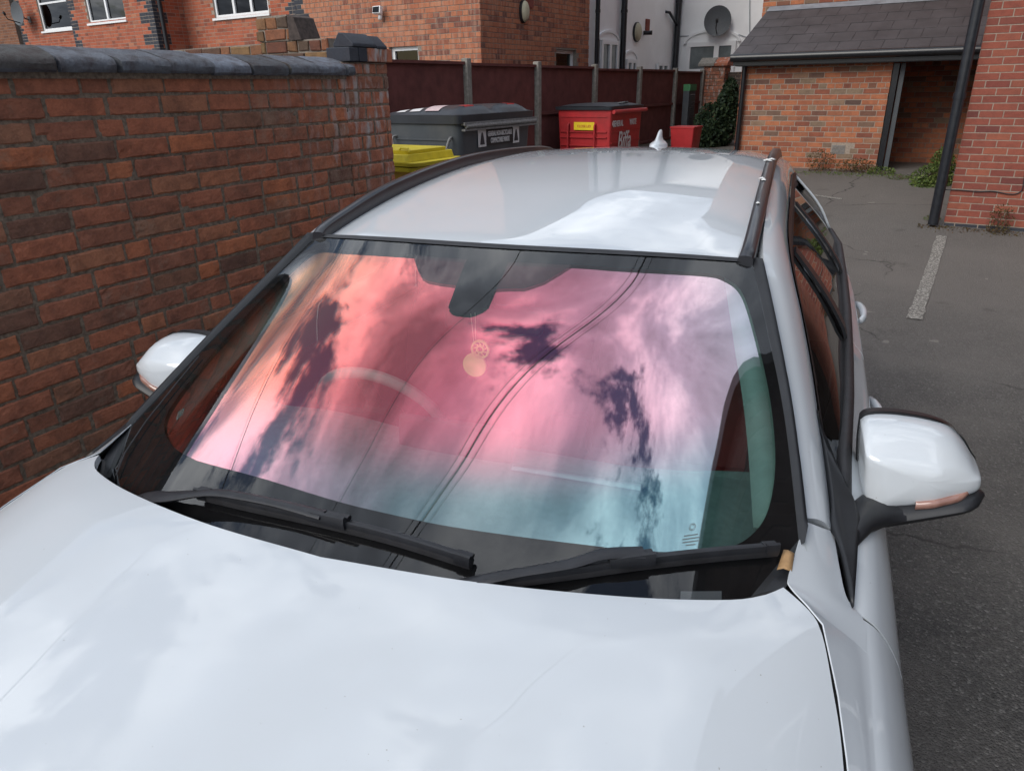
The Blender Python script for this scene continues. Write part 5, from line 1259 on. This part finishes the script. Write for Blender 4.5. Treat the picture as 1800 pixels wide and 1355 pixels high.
def weeds(px,py,Y,rx,rz_,mat,lab,seed,n=420,size=.03):
    p=at(px,py,Y); z=hz(p[0],Y); plant('weed',lab,[((p[0],Y,z+rz_*.6),(rx,.12,rz_))],mat,n,size,seed,5,'weed','weeds along the foot of the walls')
weeds(1440,300,12.2,.22,.20,'leaf_brown','brownish weed at the foot of the outbuilding wall nearest the car window',93)
weeds(1500,322,12.2,.30,.13,'leaf_brown','wide brown and green weed below the air vent of the outbuilding',94,600)
weeds(1545,325,12.1,.20,.07,'leaf_green','low green weed at the doorway post of the outbuilding',95,300)
weeds(1585,338,11.8,.25,.03,'leaf_green','thin strip of green weed on the doorway threshold',96,220,.022)
weeds(1757,395,9.58,.13,.20,'leaf_brown','straggly red-brown weed climbing the base of the right-hand brick building',97,380,.026)
weeds(1640,372,9.9,.10,.03,'leaf_green','small green tuft left of the soil pipe foot',98,120,.02)
# moss and litter line at the foot of the right-hand wall
rg=random.Random(99); b=MB()
for k in range(900):
    x=RX-.25+rg.random()**1.1*3.2; y=RY-.03-abs(rg.gauss(0,.10)); leaves(b,rg,(x,y,ghz(x,y)+.006),(.02,.02,.006),1,.022)
tag(b.build('leaf_litter','leaf_brown'),'brown leaf litter and moss lying along the foot of the right-hand wall','litter',kind='stuff')
rg=random.Random(100); b=MB()
for k in range(700):
    x=-3.4+rg.random()*2.9; y=12.1-abs(rg.gauss(0,.13)); leaves(b,rg,(x,y,ghz(x,y)+.008),(.02,.02,.006),1,.024)
tag(b.build('leaf_litter','leaf_green'),'mossy litter lying along the foot of the outbuilding','litter',kind='stuff')
# ============================================================ SURROUNDINGS seen only as reflections: house on the right of the yard, overhead cables
sh=empty('brick_house'); tag(sh,'tall brick house on the right side of the yard, its shade painted into the brick, mirrored at the windscreen edge','house')
ea=R_(16.3); EUx=V3(-math.sin(ea),math.cos(ea),0); ENx=V3(-math.cos(ea),-math.sin(ea),0)
e_o=V3(3.10,1.10,0)-EUx*2.4
b=MB(); bricks(b,tuple(e_o),tuple(EUx),tuple(ENx),6.9,7.25,cl=.9,ch=.15,mj=.02,pat='stretch',seed=90,rec=.004,bev=.003,holes=[(1.0,1.0,2.2,2.2),(4.2,1.0,5.4,2.2),(1.0,4.0,2.2,5.3),(4.2,4.0,5.4,5.3)])
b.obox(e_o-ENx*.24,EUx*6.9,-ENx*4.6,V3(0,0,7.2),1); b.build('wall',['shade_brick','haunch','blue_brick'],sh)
for u_,v_,h_ in ((1.,1.,1.2),(4.2,1.,1.2),(1.,4.,1.3),(4.2,4.,1.3)): window(sh,tuple(e_o+EUx*u_+V3(0,0,v_)),tuple(EUx),tuple(ENx),1.2,h_,cols=(.5,),rows=((0,.7),(1,.7)))
b=MB(); b.obox(e_o-EUx*.2+ENx*.16+V3(0,0,7.25),EUx*7.3,-ENx*.2,V3(0,0,.16)); b.build('gutter','black_gloss',sh)
b=MB(); b.obox(e_o-EUx*.2+V3(0,0,7.35),EUx*7.3,-ENx*5+V3(0,0,3),V3(0,0,.1)); b.build('roof','slate',sh)
def cable(a,c,lab,r=.018,sag=.1):
    d=(V3(*c)-V3(*a)); n=30; d2=d/np.linalg.norm(d)
    P=[]
    A0=V3(*a)-d2*9; B0=V3(*c)+d2*9
    for k in np.linspace(0,1,n): q=A0+(B0-A0)*k; q[2]+=-sag*4*k*(1-k)+sag; P.append(q)
    b=MB(); b.tube(P,r,6); o=b.build('overhead_cable','seal_rubber'); tag(o,lab,'cable','overhead cables mirrored in the windscreen'); return o
cable((-2.45,.32,6.5),(-1.64,4.55,6.5),'thick dark overhead cable crossing the windscreen reflection diagonally',.015)
cable((-2.58,.30,6.5),(-1.77,4.55,6.5),'thin overhead cable mirrored just left of the thick one',.006)
cable((-2.33,.34,6.5),(-1.50,4.55,6.5),'thin overhead cable mirrored just right of the thick one',.006)
cable((-4.32,.38,6.5),(-3.70,4.43,6.5),'single fine overhead cable mirrored in the middle of the windscreen',.007)
cable((-7.95,.0,6.5),(-8.9,3.4,6.5),'fine overhead cable mirrored near the left edge of the windscreen',.012)
